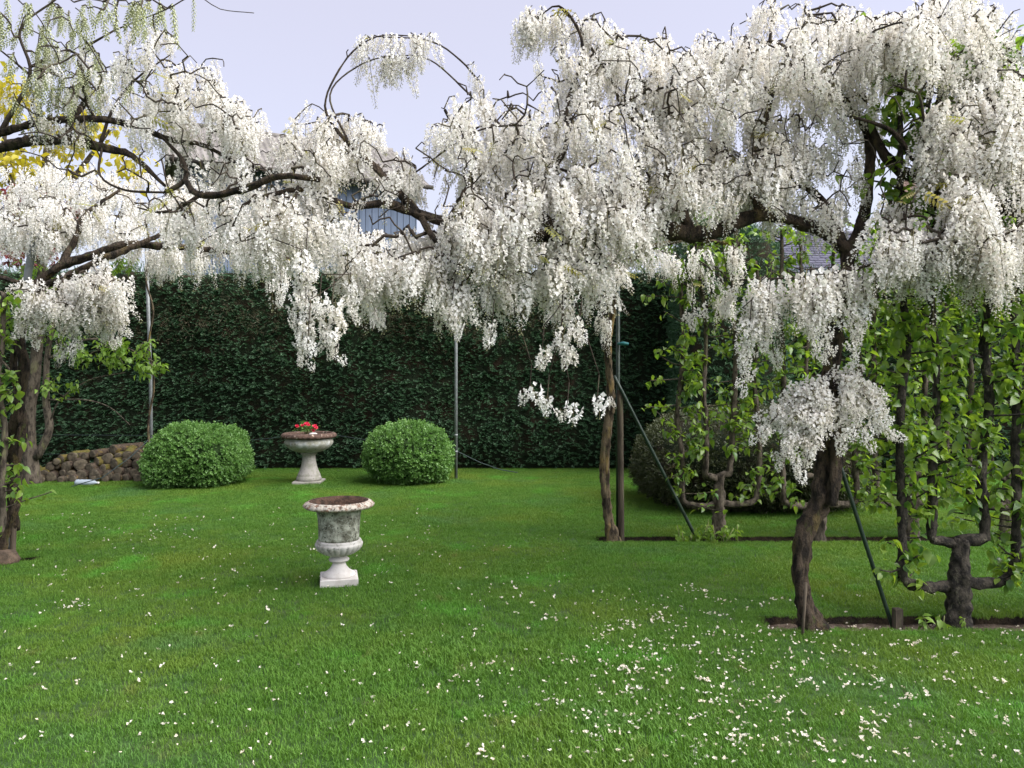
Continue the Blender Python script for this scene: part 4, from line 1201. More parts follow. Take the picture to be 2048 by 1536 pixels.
# --- the near right plant, its boughs reaching far to the left
NW.append(wisteria('white wisteria on a thick crooked trunk rising from the near bed', at(1625, 1255, 4.85) * [1, 1, 0],
    [[(1630, 1264, 4.85, .130), (1618, 1235, 4.85, .092), (1606, 1190, 4.85, .066), (1600, 1125, 4.85, .070), (1610, 1060, 4.85, .080), (1638, 1000, 4.85, .082), (1648, 930, 4.86, .076), (1650, 850, 4.87, .072), (1653, 770, 4.88, .066), (1668, 690, 4.9, .068), (1674, 620, 4.9, .062), (1692, 550, 4.9, .058), (1700, 500, 4.9, .055)],
     [(1662, 1010, 4.80, .045), (1668, 950, 4.79, .05), (1672, 880, 4.80, .05), (1668, 800, 4.81, .048), (1660, 740, 4.83, .04)]],
    [[(1700, 505, 4.9, .054), (1655, 470, 4.9, .050), (1590, 444, 4.9, .047), (1520, 430, 4.88, .052), (1450, 455, 4.86, .060), (1380, 468, 4.84, .064), (1300, 452, 4.82, .058), (1230, 460, 4.8, .050), (1120, 472, 4.78, .046), (1000, 462, 4.78, .042), (900, 447, 4.8, .040), (840, 430, 4.82, .036), (770, 408, 4.85, .030), (700, 412, 4.8, .020), (610, 380, 4.75, .016), (520, 395, 4.7, .012)],
     [(1700, 505, 4.9, .05), (1728, 430, 5.0, .044), (1738, 340, 5.1, .038), (1735, 270, 5.15, .03), (1690, 200, 5.2, .022), (1640, 130, 5.2, .014)],
     [(1690, 495, 4.92, .04), (1650, 410, 5.1, .034), (1600, 370, 5.2, .03), (1540, 400, 5.25, .028), (1480, 370, 5.3, .02)],
     [(1520, 430, 4.88, .04), (1500, 340, 4.95, .032), (1530, 240, 5.0, .022), (1560, 140, 5.1, .014), (1600, 60, 5.1, .008)],
     [(1380, 468, 4.84, .045), (1345, 370, 4.9, .034), (1300, 290, 5.0, .024), (1240, 200, 5.05, .014), (1215, 120, 5.1, .008)],
     [(1120, 472, 4.78, .035), (1065, 395, 4.85, .026), (1130, 300, 4.9, .02), (1135, 210, 5.0, .014), (1165, 90, 5.1, .010), (1118, 12, 5.2, .006), (1060, 50, 5.2, .004)],
     [(1118, 12, 5.2, .006), (1160, 60, 5.2, .009), (1230, 170, 5.1, .010), (1310, 260, 5.0, .012)],
     [(900, 447, 4.8, .032), (945, 350, 4.9, .022), (920, 280, 4.95, .014), (890, 220, 5.0, .008)],
     [(840, 430, 4.82, .03), (755, 340, 4.9, .022), (700, 290, 4.95, .014), (650, 212, 5.0, .007), (695, 115, 5.05, .005), (755, 73, 5.1, .004), (830, 72, 5.1, .004)],
     [(700, 290, 4.95, .010), (660, 190, 5.0, .006), (720, 130, 5.1, .005), (790, 112, 5.15, .004), (860, 120, 5.2, .005), (935, 185, 5.2, .007), (1010, 260, 5.1, .010)],
     [(755, 73, 5.1, .004), (860, 82, 5.15, .005), (920, 120, 5.2, .006), (960, 165, 5.2, .007)],
     [(840, 430, 4.82, .026), (870, 480, 4.7, .016), (905, 525, 4.65, .010), (1000, 560, 4.6, .007)],
     [(830, 345, 4.85, .006), (960, 260, 4.9, .006), (1100, 252, 4.9, .006)],
     [(1480, 560, 4.6, .006), (1660, 548, 4.5, .008), (1830, 500, 4.45, .009), (1910, 440, 4.4, .010)]],
    [(1250, 270, 5.05, 300, 140, .65, 220, 'o', .6, 1.1, .62), (1330, 120, 5.15, 190, 70, .5, 100, 'o', .55, .95, .62), (1560, 300, 5.1, 90, 90, .4, 46, 'o', .6, 1.0, .65), (1640, 300, 5.1, 50, 60, .3, 16, 'o', .6, 1.0, .6), (1130, 400, 4.75, 220, 80, .45, 130, 'o', .7, 1.2, .75), (1440, 160, 5.15, 210, 110, .65, 150, 'o', .6, 1.1, .62),
     (1640, 90, 5.2, 210, 110, .7, 150, 'o', .6, 1.1, .62), (1400, 340, 5.0, 170, 80, .5, 90, 'o', .7, 1.1, .7), (960, 270, 4.95, 100, 100, .45, 75, 'o', .6, 1.05, .65), (800, 330, 4.95, 60, 40, .3, 26, 'o', .5, .9, .6), (740, 240, 5.0, 50, 30, .2, 10, 'o', .45, .7, .5),
     (960, 430, 4.7, 110, 60, .35, 60, 'o', .75, 1.2, .75), (650, 290, 4.95, 120, 70, .45, 62, 'o', .6, 1.0, .7), (600, 410, 4.8, 120, 70, .4, 56, 'o', .7, 1.1, .75), (520, 470, 4.7, 60, 40, .3, 22, 'o', .6, 1.0, .7),
     (830, 500, 4.75, 80, 50, .35, 46, 'o', .7, 1.1, .7), (720, 520, 4.7, 50, 60, .25, 26, 'o', .7, 1.0, .7), (900, 570, 4.65, 40, 40, .2, 16, 'o', .7, 1.0, .7), (1000, 550, 4.65, 40, 40, .2, 12, 'o', .6, .9, .6),
     (1110, 520, 4.65, 130, 40, .3, 46, 'o', .7, 1.1, .7), (1560, 555, 4.55, 60, 30, .15, 10, 'o', .8, 1.15, .75), (1660, 545, 4.5, 70, 25, .15, 14, 'o', .9, 1.25, .75), (1510, 610, 4.6, 20, 30, .1, 6, 'o', .8, 1.1, .8),
     (800, 72, 5.1, 100, 10, .05, 24, 'o', .4, .85, .8), (790, 116, 5.15, 70, 10, .05, 18, 'o', .45, .95, .8), (945, 145, 5.2, 25, 25, .06, 8, 'o', .4, .7, .6), (710, 100, 5.05, 25, 25, .05, 6, 'o', .4, .7, .6), (1080, 35, 5.2, 45, 35, .08, 26, 'o', .5, .95, .8), (1200, 70, 5.2, 60, 60, .2, 24, 'o', .5, .9, .65), (1150, 130, 5.1, 80, 60, .3, 24, 'o', .5, .9, .6),
     (1640, 400, 5.0, 60, 50, .3, 16, 'o', .7, 1.0, .6), (1720, 330, 4.9, 20, 60, .2, 6, 'o', .6, .9, .5), (1540, 330, 5.0, 70, 70, .4, 40, 'o', .7, 1.1, .7), (1700, 220, 5.1, 60, 50, .4, 20, 'o', .7, 1.0, .7), (1200, 280, 4.55, 420, 190, .2, 80, 'o', .4, .6, .04), (800, 380, 4.6, 160, 110, .2, 46, 'o', .4, .6, .06), (1600, 330, 4.7, 160, 120, .3, 34, 'o', .4, .6, .04)],
    [(1625, 800, 4.72, 6, .05, .6, .5, .7)],
    M['bark'], None, 60, 18,
    [(612, 500, 4.42, .62, .0), (600, 540, 4.46, .5, -.05), (640, 590, 4.40, .36, .15), (665, 600, 4.38, .38, .06), (618, 640, 4.36, .30, -.04), (700, 560, 4.5, .26, .05),
     (1122, 655, 4.5, .16, .1), (1140, 690, 4.5, .12, .2), (1160, 640, 4.5, .14, .1), (1085, 690, 4.5, .14, -.1), (1060, 770, 4.5, .10, -.3), (1095, 790, 4.5, .08, .2), (1135, 805, 4.5, .08, -.3), (1195, 790, 4.5, .06, -.3),
     (1625, 590, 4.42, .42, .05), (1655, 570, 4.42, .44, .02), (1700, 600, 4.45, .36, .04), (1540, 570, 4.5, .44, -.12), (1500, 640, 4.5, .46, -.10), (1600, 560, 4.44, .30, .0), (1725, 560, 4.45, .34, .06), (1545, 690, 4.6, .12, .2), (985, 640, 4.55, .16, -.1), (905, 600, 4.5, .22, .05), (1385, 610, 5.4, .2, -.05), (1450, 575, 5.4, .24, 0)],
    [(1650, 790, 4.78, 1514, 878, 4.66, .10), (1652, 785, 4.78, 1530, 860, 4.74, .12), (1650, 800, 4.78, 1552, 930, 4.64, .10), (1650, 800, 4.78, 1570, 900, 4.60, .11), (1652, 800, 4.78, 1590, 925, 4.60, .09), (1652, 800, 4.78, 1608, 945, 4.60, .07),
     (1655, 780, 4.78, 1625, 900, 4.60, .08), (1650, 770, 4.78, 1600, 840, 4.62, .10), (1655, 770, 4.78, 1650, 860, 4.62, .06), (1660, 800, 4.78, 1690, 890, 4.66, .06), (1662, 790, 4.78, 1740, 890, 4.70, .09), (1662, 780, 4.78, 1795, 880, 4.72, .12), (1664, 775, 4.78, 1780, 840, 4.78, .13),
     (1664, 765, 4.78, 1755, 800, 4.80, .10), (1664, 770, 4.78, 1720, 840, 4.66, .09), (1656, 790, 4.78, 1615, 870, 4.66, .08), (1650, 785, 4.8, 1560, 850, 4.9, .10), (1664, 775, 4.8, 1760, 860, 4.92, .10)]))
# --- plant out of frame on the right
NW.append(wisteria('white wisteria whose heavy boughs reach in over the dark espaliered pear', at(2280, 1255, 4.75) * [1, 1, 0],
    [[(2280, 1262, 4.75, .12), (2265, 1100, 4.75, .09), (2285, 900, 4.75, .085), (2260, 700, 4.75, .08), (2230, 540, 4.75, .075)]],
    [[(2230, 540, 4.75, .07), (2120, 450, 4.8, .062), (2010, 415, 4.85, .055), (1912, 392, 4.9, .052), (1850, 362, 4.95, .048), (1790, 335, 5.0, .044), (1755, 280, 5.05, .03), (1735, 230, 5.1, .02)],
     [(1850, 362, 4.95, .035), (1845, 300, 5.0, .03), (1872, 230, 5.05, .026), (1880, 150, 5.1, .018), (1850, 60, 5.1, .010)],
     [(1912, 392, 4.9, .036), (1880, 340, 4.8, .028), (1830, 320, 4.8, .02), (1780, 260, 4.8, .014), (1690, 230, 4.8, .008)],
     [(2120, 450, 4.8, .04), (2060, 330, 4.7, .03), (1990, 230, 4.75, .02), (1960, 110, 4.85, .012)],
     [(2120, 450, 4.8, .035), (2040, 480, 4.5, .022), (1950, 480, 4.4, .014), (1860, 500, 4.4, .008)]],
    [(1900, 70, 4.95, 170, 100, .7, 150, 'o', .65, 1.1, .75), (2000, 230, 4.8, 110, 120, .5, 100, 'o', .7, 1.15, .75), (1890, 270, 4.6, 50, 90, .2, 34, 'o', .7, 1.1, .75), (1940, 400, 4.5, 70, 70, .3, 55, 'o', .7, 1.15, .75),
     (1830, 480, 4.45, 90, 35, .2, 40, 'o', .75, 1.15, .75), (1990, 490, 4.4, 80, 40, .25, 36, 'o', .75, 1.15, .75), (1780, 60, 5.0, 90, 60, .4, 50, 'o', .65, 1.05, .75), (1800, 420, 4.6, 50, 40, .2, 14, 'o', .7, 1.0, .7), (2080, 350, 4.6, 80, 150, .4, 50, 'o', .7, 1.1, .7), (1860, 300, 4.5, 160, 200, .2, 34, 'o', .4, .6, .04)],
    (), M['bark'], None, 30, 14, [(1775, 470, 4.45, .26, 0), (1850, 520, 4.4, .24, .05), (1990, 520, 4.35, .26, 0)]))
# --- slim trunk in the middle
NW.append(wisteria('white wisteria on the slim split trunk in the middle bed', tb * [1, 1, 0],
    [[(1228, 1086, 7.45, .105), (1218, 1050, 7.45, .066), (1212, 1000, 7.45, .058), (1208, 930, 7.45, .060), (1214, 860, 7.45, .058), (1222, 800, 7.45, .052), (1218, 740, 7.45, .046), (1216, 680, 7.45, .048), (1224, 630, 7.45, .046), (1226, 560, 7.45, .044)]],
    [[(1226, 560, 7.45, .042), (1190, 500, 7.4, .036), (1120, 470, 7.4, .03), (1020, 480, 7.4, .022), (920, 500, 7.4, .014)],
     [(1226, 560, 7.45, .04), (1290, 500, 7.5, .034), (1380, 480, 7.5, .026), (1480, 490, 7.5, .016)],
     [(1226, 560, 7.45, .04), (1240, 460, 7.4, .03), (1215, 380, 7.4, .02)]],
    [(1190, 500, 7.35, 120, 50, .6, 70, 'o', .7, 1.1, .75), (1010, 500, 7.4, 120, 40, .5, 50, 'o', .7, 1.05, .7), (1390, 500, 7.5, 110, 35, .5, 34, 'o', .65, 1.0, .65), (1250, 400, 7.4, 120, 50, .5, 40, 'o', .7, 1.05, .7),
     (1140, 610, 7.3, 60, 20, .2, 14, 'o', .6, .9, .7), (1205, 640, 7.3, 12, 25, .1, 5, 'o', .6, .9, .8), (1440, 570, 7.3, 60, 40, .3, 12, 'o', .6, 1.0, .7)],
    [(1212, 795, 7.38, 5, .04, .7, .35, .55)], M['bark_mid'], None, 24, 14))
# --- twisted double trunk at the left
NW.append(wisteria('white wisteria on a twisted double trunk beside a brown stake', at(10, 1115, 6.68) * [1, 1, 0],
    [[(-2, 1112, 6.68, .075), (10, 1070, 6.68, .056), (26, 1020, 6.68, .054), (36, 985, 6.70, .052), (28, 930, 6.74, .058), (24, 880, 6.72, .056), (40, 800, 6.68, .054), (48, 730, 6.66, .052), (42, 680, 6.70, .050), (52, 620, 6.7, .050), (64, 575, 6.7, .05)],
     [(34, 1060, 6.75, .04), (24, 985, 6.66, .046), (34, 920, 6.64, .05), (46, 860, 6.66, .048), (38, 780, 6.74, .044), (28, 720, 6.76, .04), (50, 650, 6.7, .038), (66, 590, 6.68, .036)]],
    [[(64, 575, 6.7, .048), (120, 532, 6.7, .046), (180, 512, 6.75, .044), (245, 490, 6.8, .042), (330, 492, 6.9, .036), (420, 500, 7.0, .03), (510, 510, 7.1, .022), (600, 520, 7.2, .014)],
     [(64, 580, 6.68, .04), (130, 555, 6.6, .038), (200, 520, 6.6, .034), (260, 496, 6.7, .03), (320, 470, 6.8, .02)],
     [(120, 532, 6.7, .034), (150, 480, 6.8, .03), (170, 430, 6.9, .02), (240, 380, 7.0, .012)],
     [(64, 575, 6.7, .03), (20, 560, 6.6, .02), (-60, 540, 6.6, .014)]],
    [(190, 565, 6.5, 70, 25, .35, 46, 'o', .8, 1.2, .8), (140, 600, 6.4, 50, 20, .25, 14, 'o', .7, 1.1, .8), (215, 610, 6.5, 30, 25, .2, 14, 'o', .7, 1.0, .8), (60, 590, 6.4, 50, 14, .15, 12, 'o', .7, 1.1, .8), (90, 430, 6.9, 110, 50, .4, 50, 'o', .7, 1.1, .75), (230, 440, 7.0, 130, 40, .4, 40, 'o', .7, 1.1, .7),
     (360, 500, 7.0, 90, 20, .3, 30, 'o', .6, .95, .7), (450, 480, 7.1, 80, 35, .3, 30, 'o', .7, 1.0, .7), (560, 530, 7.2, 20, 30, .2, 6, 'o', .7, .9, .7)],
    [(140, 690, 6.5, 5, .06, .3, .5, .7), (210, 560, 6.45, 14, .12, .5, .7, 1.0)], M['bark'], None, 40, 14, [(45, 610, 6.35, .30, .06), (560, 560, 6.9, .25, 0)],
    [(190, 560, 6.5, 250, 668, 6.4, .12), (180, 560, 6.5, 235, 690, 6.4, .10), (120, 575, 6.5, 150, 700, 6.35, .08), (90, 570, 6.5, 20, 600, 6.4, .06), (70, 575, 6.5, 36, 670, 6.35, .06), (75, 590, 6.5, 76, 690, 6.35, .04)]))
# --- plant out of frame on the left, flowers only opening
NW.append(wisteria('white wisteria with long grey-green unopened clusters on low arching boughs', at(-360, 1180, 5.6) * [1, 1, 0],
    [[(-360, 1195, 5.6, .11), (-345, 1000, 5.6, .085), (-365, 800, 5.6, .08), (-340, 600, 5.6, .075), (-300, 440, 5.5, .07)]],
    [[(-300, 440, 5.5, .06), (-160, 345, 5.4, .048), (0, 296, 5.3, .042), (70, 281, 5.25, .040), (150, 283, 5.2, .036), (215, 298, 5.2, .030), (265, 312, 5.15, .022), (330, 372, 5.1, .010)],
     [(-300, 440, 5.5, .05), (-120, 310, 5.35, .036), (0, 266, 5.3, .030), (90, 244, 5.25, .028), (180, 238, 5.2, .026), (270, 252, 5.2, .022), (340, 280, 5.15, .020), (405, 290, 5.1, .016), (480, 330, 5.0, .008)],
     [(140, 282, 5.2, .028), (138, 250, 5.2, .026), (175, 190, 5.3, .016), (160, 110, 5.3, .010), (230, 60, 5.3, .006)],
     [(200, 290, 5.2, .012), (225, 220, 5.2, .010), (270, 160, 5.2, .007), (340, 110, 5.2, .004)],
     [(0, 266, 5.3, .02), (60, 150, 5.3, .012), (40, 60, 5.3, .008), (110, 0, 5.3, .006), (180, -60, 5.3, .004)],
     [(60, 150, 5.3, .010), (0, 100, 5.3, .006), (-60, 60, 5.3, .005)],
     [(230, 60, 5.3, .005), (330, 20, 5.2, .004), (390, -8, 5.2, .004), (440, 18, 5.2, .003), (508, 26, 5.2, .0025)],
     [(205, 290, 5.2, .008), (200, 350, 5.1, .008), (250, 380, 5.05, .008), (330, 385, 5.0, .008)],
     [(330, 385, 5.0, .014), (370, 360, 5.0, .018), (365, 320, 5.05, .016), (320, 270, 5.1, .008)],
     [(370, 360, 5.0, .018), (400, 390, 4.8, .024), (480, 380, 4.7, .024), (560, 352, 4.65, .022), (640, 360, 4.65, .016)],
     [(400, 390, 5.0, .014), (360, 415, 5.0, .011), (320, 425, 5.0, .009), (275, 415, 5.0, .005)]],
    [(160, 130, 5.3, 160, 60, .5, 64, 'c', .7, 1.15, .6), (70, 40, 5.3, 120, 50, .5, 56, 'c', .7, 1.2, .6), (250, 10, 5.25, 140, 25, .4, 26, 'c', .8, 1.3, .5), (380, -5, 5.2, 30, 12, .1, 5, 'c', .8, 1.2, .6), (120, 200, 5.3, 130, 40, .4, 26, 'c', .8, 1.2, .5),
     (160, 150, 5.3, 150, 60, .5, 46, 'o', .45, .8, .6), (390, 150, 5.15, 70, 60, .35, 40, 'o', .5, .85, .7), (300, 80, 5.2, 60, 30, .3, 14, 'o', .45, .75, .65), (450, 220, 5.05, 60, 50, .3, 34, 'o', .55, .9, .7), (320, 220, 5.15, 90, 60, .4, 34, 'o', .55, .9, .65),
     (440, 330, 5.0, 90, 50, .35, 26, 'o', .6, 1.0, .7), (130, 240, 5.2, 70, 16, .15, 10, 'o', .5, .8, .6), (400, 440, 4.9, 80, 40, .3, 18, 'o', .65, 1.0, .7), (500, 250, 4.95, 40, 40, .3, 20, 'o', .6, .9, .7), (250, 230, 4.85, 260, 170, .3, 70, 'o', .4, .6, .04), (430, 380, 4.7, 180, 80, .2, 40, 'o', .4, .6, .05)],
    (), M['bark'], None, 24, 12))
# --- far plants against the hedge, trained on the poles
for (lab, bx, stem, bls) in (
    ('white wisteria massed over the hedge top near the grey wrapped pole', 300,
     [(303, 950, 12.0, .03), (297, 850, 12.03, .022), (308, 770, 12.0, .02), (298, 690, 12.03, .02), (306, 620, 12.0, .018), (292, 560, 12.0, .02), (300, 500, 11.9, .024), (290, 440, 11.6, .024)],
     [(120, 370, 10.6, 170, 60, .8, 95, 'o', .9, 1.4, .75), (330, 390, 10.6, 150, 60, .8, 84, 'o', .9, 1.4, .75), (480, 430, 10.8, 130, 50, .7, 56, 'o', .9, 1.35, .75), (330, 510, 11.3, 60, 18, .3, 22, 'o', .8, 1.2, .75), (40, 440, 10.4, 90, 50, .5, 50, 'o', .9, 1.3, .75)]),
    ('white wisteria spilling along the hedge top above the rounded box ball', 842,
     [(842, 918, 14.95, .04), (840, 800, 14.95, .034), (846, 700, 14.95, .03), (842, 600, 14.95, .028), (850, 520, 14.6, .026), (855, 480, 12.8, .024), (860, 480, 11.6, .022)],
     [(640, 470, 10.9, 130, 45, .7, 80, 'o', .9, 1.35, .75), (790, 500, 11.0, 120, 45, .7, 74, 'o', .9, 1.35, .75), (930, 520, 11.2, 110, 40, .6, 50, 'o', .9, 1.3, .75), (760, 600, 11.3, 30, 30, .3, 10, 'o', .8, 1.1, .8)])):
    e = stem[-1]
    NW.append(wisteria(lab, at(bx, 955, stem[0][2]) * [1, 1, 0], [stem],
        [[e, (e[0] - 100, e[1] - 10, 11.0, .022), (e[0] - 220, e[1] - 5, 10.7, .016)], [e, (e[0] + 90, e[1] - 5, 11.0, .020), (e[0] + 190, e[1] + 10, 10.8, .014)]],
        bls, (), M['bark_mid'], 'far wisterias trained along the hedge', 16, 8))
print('WISTERIA', [n for _, n in NW])
#%%NEXT%%

# ------------------------------------------------------------------ espaliered pears
LEAFS = [leaf_obj_mesh(.070 * s, .026 * s, 'leaf', M['pear'], c, 4) for s, c in ((1.0, .2), (1.12, .45), (.85, .1), (1.0, .7))]
LIMES = [leaf_obj_mesh(.085, .027, 'leaf', M['lime'], .3, 3), leaf_obj_mesh(.07, .024, 'leaf', M['lime'], .55, 3)]
GOLDS = [leaf_obj_mesh(.17, .06, 'leaf', M['gold_sunglow'], .3, 3), leaf_obj_mesh(.14, .055, 'leaf', M['gold_sunglow'], .5, 3)]
REDS = [leaf_obj_mesh(.12, .04, 'leaf', M['redleaf'], .3, 3)]

def foliage(root, leafs, P, Nn, S, nparts, name='foliage'):
    """first nparts leaves nearest the camera one by one, the rest as one part"""
    P = np.asarray(P); idx = np.argsort(P[:, 1] - .2 * np.asarray(S))
    near, rest = idx[:nparts], idx[nparts:]
    V = rng.integers(0, len(leafs), len(P)); V[near[:len(leafs)]] = np.arange(len(leafs))
    srcs = [None] * len(leafs)
    for i in near:
        o = link_copy(leafs[V[i]], 'leaf', root, P[i], Nn[i], S[i])
        if srcs[V[i]] is None: srcs[V[i]] = o
    if len(rest):
        scatter(name, root, srcs, P[rest], [Nn[i] for i in rest], [S[i] for i in rest], V[rest])

def leaf_rot():
    return (rng.normal(0, .55), rng.normal(.45, .5), rng.uniform(0, 6.28))

def espalier(label, x, y, top, dens, bark, nparts, tr=.068, arm=.36, inner=.15, group=None, zl=.3, seed=0, tops=None):
    root = empty('espalier_pear', (x, y, 0), label, 'pear tree', group)
    b = np.array([x, y, 0.0])
    m = MB()
    c = catmull([np.append(b + [0, 0, -.08], tr * 1.35), np.append(b + [.0, 0, .06], tr * 1.1), np.append(b + [.01, 0, zl], tr), np.append(b + [.015, 0, zl + .17], tr * .72), np.append(b + [.03, 0, zl + .28], tr * .66)], .03)
    tube(m, c[:, :3], c[:, 3], 18, .40, 22, 0, True, seed, 4, .04); m.build('trunk', bark, root)
    tops = tops or (top, top, top, top)
    ups = []
    for sgn, off, z0, zr, r0, tp in ((-1, arm, zl - .02, .06, .036, tops[0]), (1, arm * 1.06, zl, .06, .034, tops[3]), (-1, inner, zl + .24, .07, .032, tops[1]), (1, inner * 1.1, zl + .26, .08, .036, tops[2])):
        ctl = [(0, z0), (sgn * off * .55, z0 - (.015 if off > .2 else -.02)), (sgn * off * .92, z0 + zr * .35), (sgn * off, z0 + zr * 1.8)]
        zt = z0 + zr * 1.8
        while zt < tp:
            zt += .38; ctl.append((sgn * off + rng.normal(0, .018), zt))
        n = len(ctl)
        pts = np.array([[x + u + rng.normal(0, .008), y + rng.normal(0, .014), z, r0 * (1 - .62 * i / n)] for i, (u, z) in enumerate(ctl)])
        c = catmull(pts, .04)
        m = MB(); tube(m, c[:, :3], c[:, 3], 10, .55, 24, 0, True, seed + off * 9 + sgn, 0); m.build('upright', bark, root)
        ups.append(c)
    P, R, S = [], [], []
    tw = MB()
    for c in ups:
        k0 = 7
        for i in range(k0, len(c)):
            if rng.uniform() > dens[0]: continue
            p = c[i, :3]
            a = rng.choice([0, math.pi]) + rng.normal(0, .8)
            ln = rng.uniform(.05, .20) if rng.uniform() < .72 else rng.uniform(.18, .42)
            d = np.array([math.cos(a), math.sin(a) * .7, rng.uniform(-.1, .6)]); d /= np.linalg.norm(d)
            tip = p + d * ln
            tube(tw, [p, p + d * ln * .5 + [0, 0, rng.normal(-.008, .012)], tip], [.0075, .006, .004], 5, cap=False)
            for _ in range(rng.poisson(dens[1])):
                u = rng.uniform(.35, 1.1)
                q = p + d * ln * u + rng.normal(0, .028, 3)
                P.append(q); R.append(leaf_rot()); S.append(rng.uniform(.65, 1.15))
    tag(tw.build('spurs', bark, root), kind='stuff')
    foliage(root, LEAFS, P, R, S, nparts)
    return root

espalier('sturdy dark-barked espaliered pear in the near bed', at(1916, 1248, 4.95)[0], 4.95, 3.5, (.95, 12), M['bark_dark'], 300, .072, .36, .16, None, .27, 1)
espalier('second espaliered pear of the near bed, beyond the sturdy one', at(1916, 1248, 4.95)[0] + .98, 4.95, 3.3, (.9, 10), M['bark_dark'], 200, .068, .36, .16, None, .27, 8)
xb = at(1436, 1080, 7.52)[0]
espalier('pale-barked espaliered pear beside the green brace in the middle bed', xb, 7.52, 2.9, (.85, 10.5), M['bark_grey'], 300, .062, .36, .13, None, .36, 2, (2.5, 2.7, 3.1, 2.4))
for k, (dx, dn, lab) in enumerate(((1.0, (.8, 9), 'espaliered pear of the middle bed behind the thick wisteria trunk'), (1.92, (1.0, 13), 'espaliered pear of the middle bed behind the near pear row'), (2.85, (1.0, 13), 'espaliered pear far along the middle bed'))):
    espalier(lab, xb + dx, 7.52, 3.0, dn, M['bark_grey'], 120, .058, .36, .14, None, .36, 3 + k)
espalier('leafy espaliered pear by the twisted wisteria trunk', at(-75, 1130, 6.3)[0], 6.3, 2.3, (.75, 7), M['bark_grey'], 120, .06, .30, .13, None, .3, 12)

def weeds():
    c0 = at(1418, 1083, 7.44)
    root = empty('weed_clump', c0 * [1, 1, 0] + [0, 0, -.06], 'leafy green weeds at the foot of the pale-barked pear', 'plant')
    m = MB(); P, R, S = [], [], []
    for i in range(22):
        b = c0 * [1, 1, 0] + [rng.normal(0, .13), rng.normal(0, .05), -.06]
        h = rng.uniform(.08, .26); t = b + [rng.normal(0, .05), rng.normal(0, .03), h]
        tube(m, [b, t], .003, 4)
        for k in range(8):
            P.append(b + (t - b) * rng.uniform(.35, 1) + rng.normal(0, .02, 3)); R.append(leaf_rot()); S.append(rng.uniform(.5, 1.0))
    tag(m.build('stems', M['stalk'], root), kind='stuff'); foliage(root, LIMES, P, R, S, 176)
weeds()
def suckers():
    c0 = at(1895, 1248, 4.86)
    root = empty('sucker_shoot', c0 * [1, 1, 0] + [0, 0, -.05], 'pale leafy shoot at the foot of the sturdy dark pear', 'plant')
    m = MB(); P, R, S = [], [], []
    for i in range(5):
        b = c0 * [1, 1, 0] + [rng.normal(0, .07), 0, -.05]; t = b + [rng.normal(0, .04), -.02, rng.uniform(.08, .2)]
        tube(m, [b, t], .003, 4)
        for k in range(6): P.append(b + (t - b) * rng.uniform(.4, 1)); R.append(leaf_rot()); S.append(rng.uniform(.5, .85))
    tag(m.build('stems', M['stalk'], root), kind='stuff'); foliage(root, LIMES, P, R, S, 30)
suckers()

# ------------------------------------------------------------------ leafy trees
def tree(name, label, cat, base, limbs, blobs, leafs, bark, nparts, per=9, spread=.06, sc=(.7, 1.2), group=None):
    root = empty(name, base, label, cat, group)
    nodes = []
    for i, bg in enumerate(limbs):
        w = np.array(wp(bg))
        if i == 0: w[0][2] = -.05
        c = catmull(w, .08)
        m = MB(); tube(m, c[:, :3], c[:, 3], 10, .18, 8, 0, True, i * 2.2 + base[0]); m.build('trunk' if i == 0 else 'limb', bark, root)
        nodes += list(c[:, :3])
    Pn = np.array(nodes); tw = MB(); P, R, S = [], [], []
    T = []
    for bl in blobs:
        for _ in range(bl[6]):
            v = rng.normal(0, 1, 3); v *= rng.uniform(.1, 1) ** (1 / 2.5) / np.linalg.norm(v)
            T.append(at(bl[0] + v[0] * bl[3], bl[1] + v[1] * bl[4], bl[2] + v[2] * bl[5]))
    T.sort(key=lambda t: np.min(np.linalg.norm(Pn - t, axis=1)))
    for t in T:
        j = int(np.argmin(((Pn - t) ** 2).sum(1))); p = Pn[j]; dl = np.linalg.norm(t - p)
        mid = (p + t) / 2 + [0, 0, .08 * dl]
        tube(tw, [p, mid, t], [.004 + .004 * dl, .004 + .002 * dl, .003], 4, cap=False)
        Pn = np.vstack([Pn, mid, t])
        for _ in range(per):
            u = rng.uniform(.5, 1.05)
            P.append(p + (t - p) * u + [0, 0, .08 * dl * (1 - u)] + rng.normal(0, spread, 3)); R.append(leaf_rot()); S.append(rng.uniform(*sc))
    crown = tag(tw.build('twigs', bark, root), kind='stuff')
    foliage(root, leafs, P, R, S, nparts, 'crown')
    return root

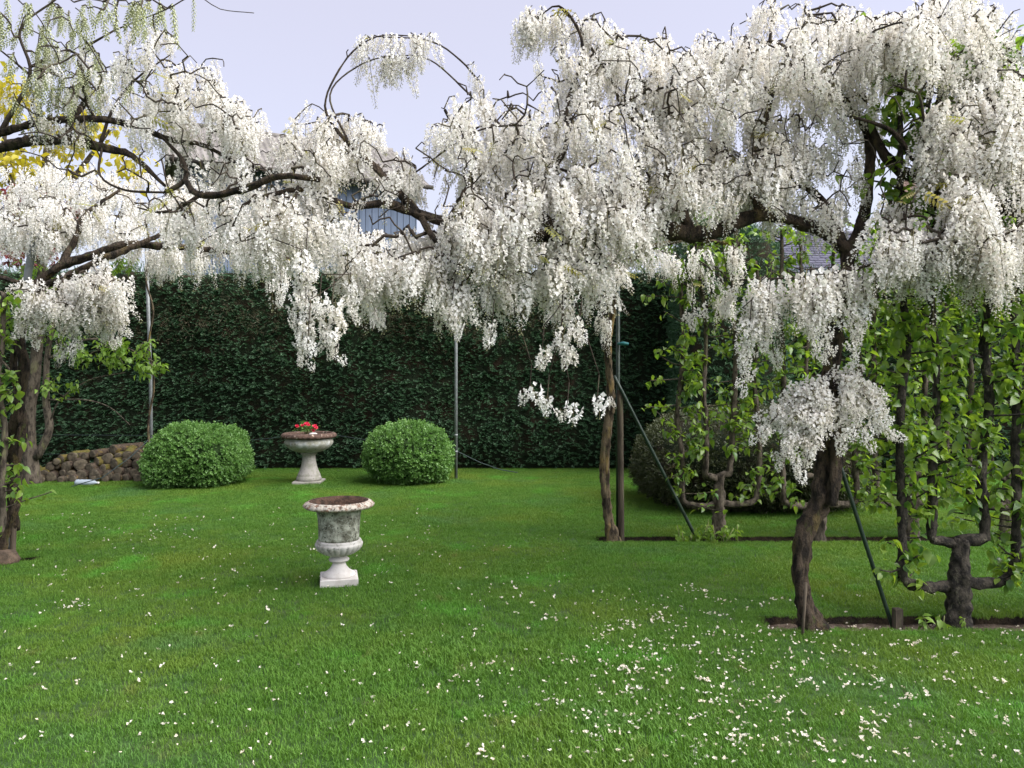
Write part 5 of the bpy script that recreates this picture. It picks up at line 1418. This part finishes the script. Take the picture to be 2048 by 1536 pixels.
tree('cherry_tree', 'slender tree with fresh green leaf tufts beside the log pile', 'tree', at(66, 950, 11.4) * [1, 1, 0],
     [[(66, 958, 11.4, .125), (60, 900, 11.4, .105), (58, 830, 11.4, .095), (70, 740, 11.4, .082), (78, 640, 11.4, .07), (84, 540, 11.4, .06), (90, 450, 11.4, .05)],
      [(74, 915, 11.35, .06), (98, 860, 11.3, .055), (92, 800, 11.3, .05), (94, 720, 11.3, .042), (104, 660, 11.2, .034), (130, 590, 11.2, .02)],
      [(94, 720, 11.3, .02), (170, 680, 11.1, .016), (240, 690, 11.0, .012), (320, 730, 10.9, .007)],
      [(96, 800, 11.3, .016), (170, 800, 11.2, .012), (220, 815, 11.2, .008), (260, 850, 11.2, .005)],
      [(98, 850, 11.3, .014), (120, 800, 11.2, .010), (180, 760, 11.2, .008), (250, 745, 11.2, .005)],
      [(60, 800, 11.4, .03), (20, 740, 11.3, .02), (-30, 690, 11.3, .012)]],
     [(210, 700, 10.9, 110, 28, .3, 40), (285, 735, 10.8, 45, 16, .2, 12), (120, 770, 11.1, 60, 30, .2, 8), (90, 640, 11.2, 70, 60, .3, 26), (250, 520, 10.9, 30, 35, .3, 14), (10, 650, 11.1, 50, 60, .3, 24), (70, 560, 11.2, 70, 40, .4, 18), (150, 600, 11.2, 60, 30, .3, 14)],
     LIMES, M['bark_grey'], 160, 9, .05, (.7, 1.25))
tree('golden_robinia', 'golden yellow leaved tree, sunlit glow in its colour, standing left of the barn', 'tree', at(60, 700, 17.5) * [1, 1, 0],
     [[(60, 895, 17.5, .22), (65, 700, 17.5, .2), (75, 500, 17.5, .16), (90, 350, 17.5, .1), (100, 230, 17.5, .05)], [(80, 450, 17.5, .09), (160, 340, 17.5, .06), (220, 260, 17.3, .03)], [(78, 470, 17.5, .09), (10, 330, 17.5, .06), (20, 210, 17.5, .03)]],
     [(25, 200, 17.5, 30, 50, .8, 20), (20, 330, 17.5, 50, 40, .8, 16), (110, 270, 17.5, 50, 25, .8, 8), (180, 270, 17.4, 50, 35, .8, 12), (250, 330, 17.3, 40, 30, .6, 8), (100, 340, 17.4, 90, 25, .8, 12)],
     GOLDS, M['bark_grey'], 100, 12, .22, (.8, 1.4))
tree('purple_plum', 'small dark red leaved tree behind the hedge', 'tree', at(60, 880, 15.2) * [1, 1, 0],
     [[(60, 916, 15.2, .1), (60, 700, 15.2, .08), (70, 520, 15.2, .06), (80, 430, 15.2, .03)]],
     [(40, 410, 15.2, 50, 30, .5, 34), (110, 440, 15.2, 60, 35, .5, 36), (60, 490, 15.2, 90, 40, .5, 30)],
     REDS, M['bark_dark'], 60, 10, .12, (.8, 1.3))
for (lab, px, Dd, bls) in (('bushy green tree beyond the hedge left of the slate roof', 1380, 17.0, [(1370, 440, 17, 80, 60, 1, 60), (1450, 470, 17, 70, 50, 1, 40), (1300, 480, 17, 60, 40, 1, 30)]),
                           ('broad green tree beyond the hedge right of the slate roof', 1950, 16.0, [(1960, 330, 16, 110, 130, 1.2, 130), (1880, 480, 16, 90, 90, 1, 70), (2040, 500, 16, 90, 110, 1, 60)])):
    tree('leafy_tree', lab, 'tree', at(px, 800, Dd) * [1, 1, 0], [[(px, 900, Dd, .16), (px, 700, Dd, .14), (px - 10, 540, Dd, .10), (px + 6, 430, Dd, .05)]], bls, LIMES, M['bark_grey'], 80, 14, .2, (1.2, 2.2))
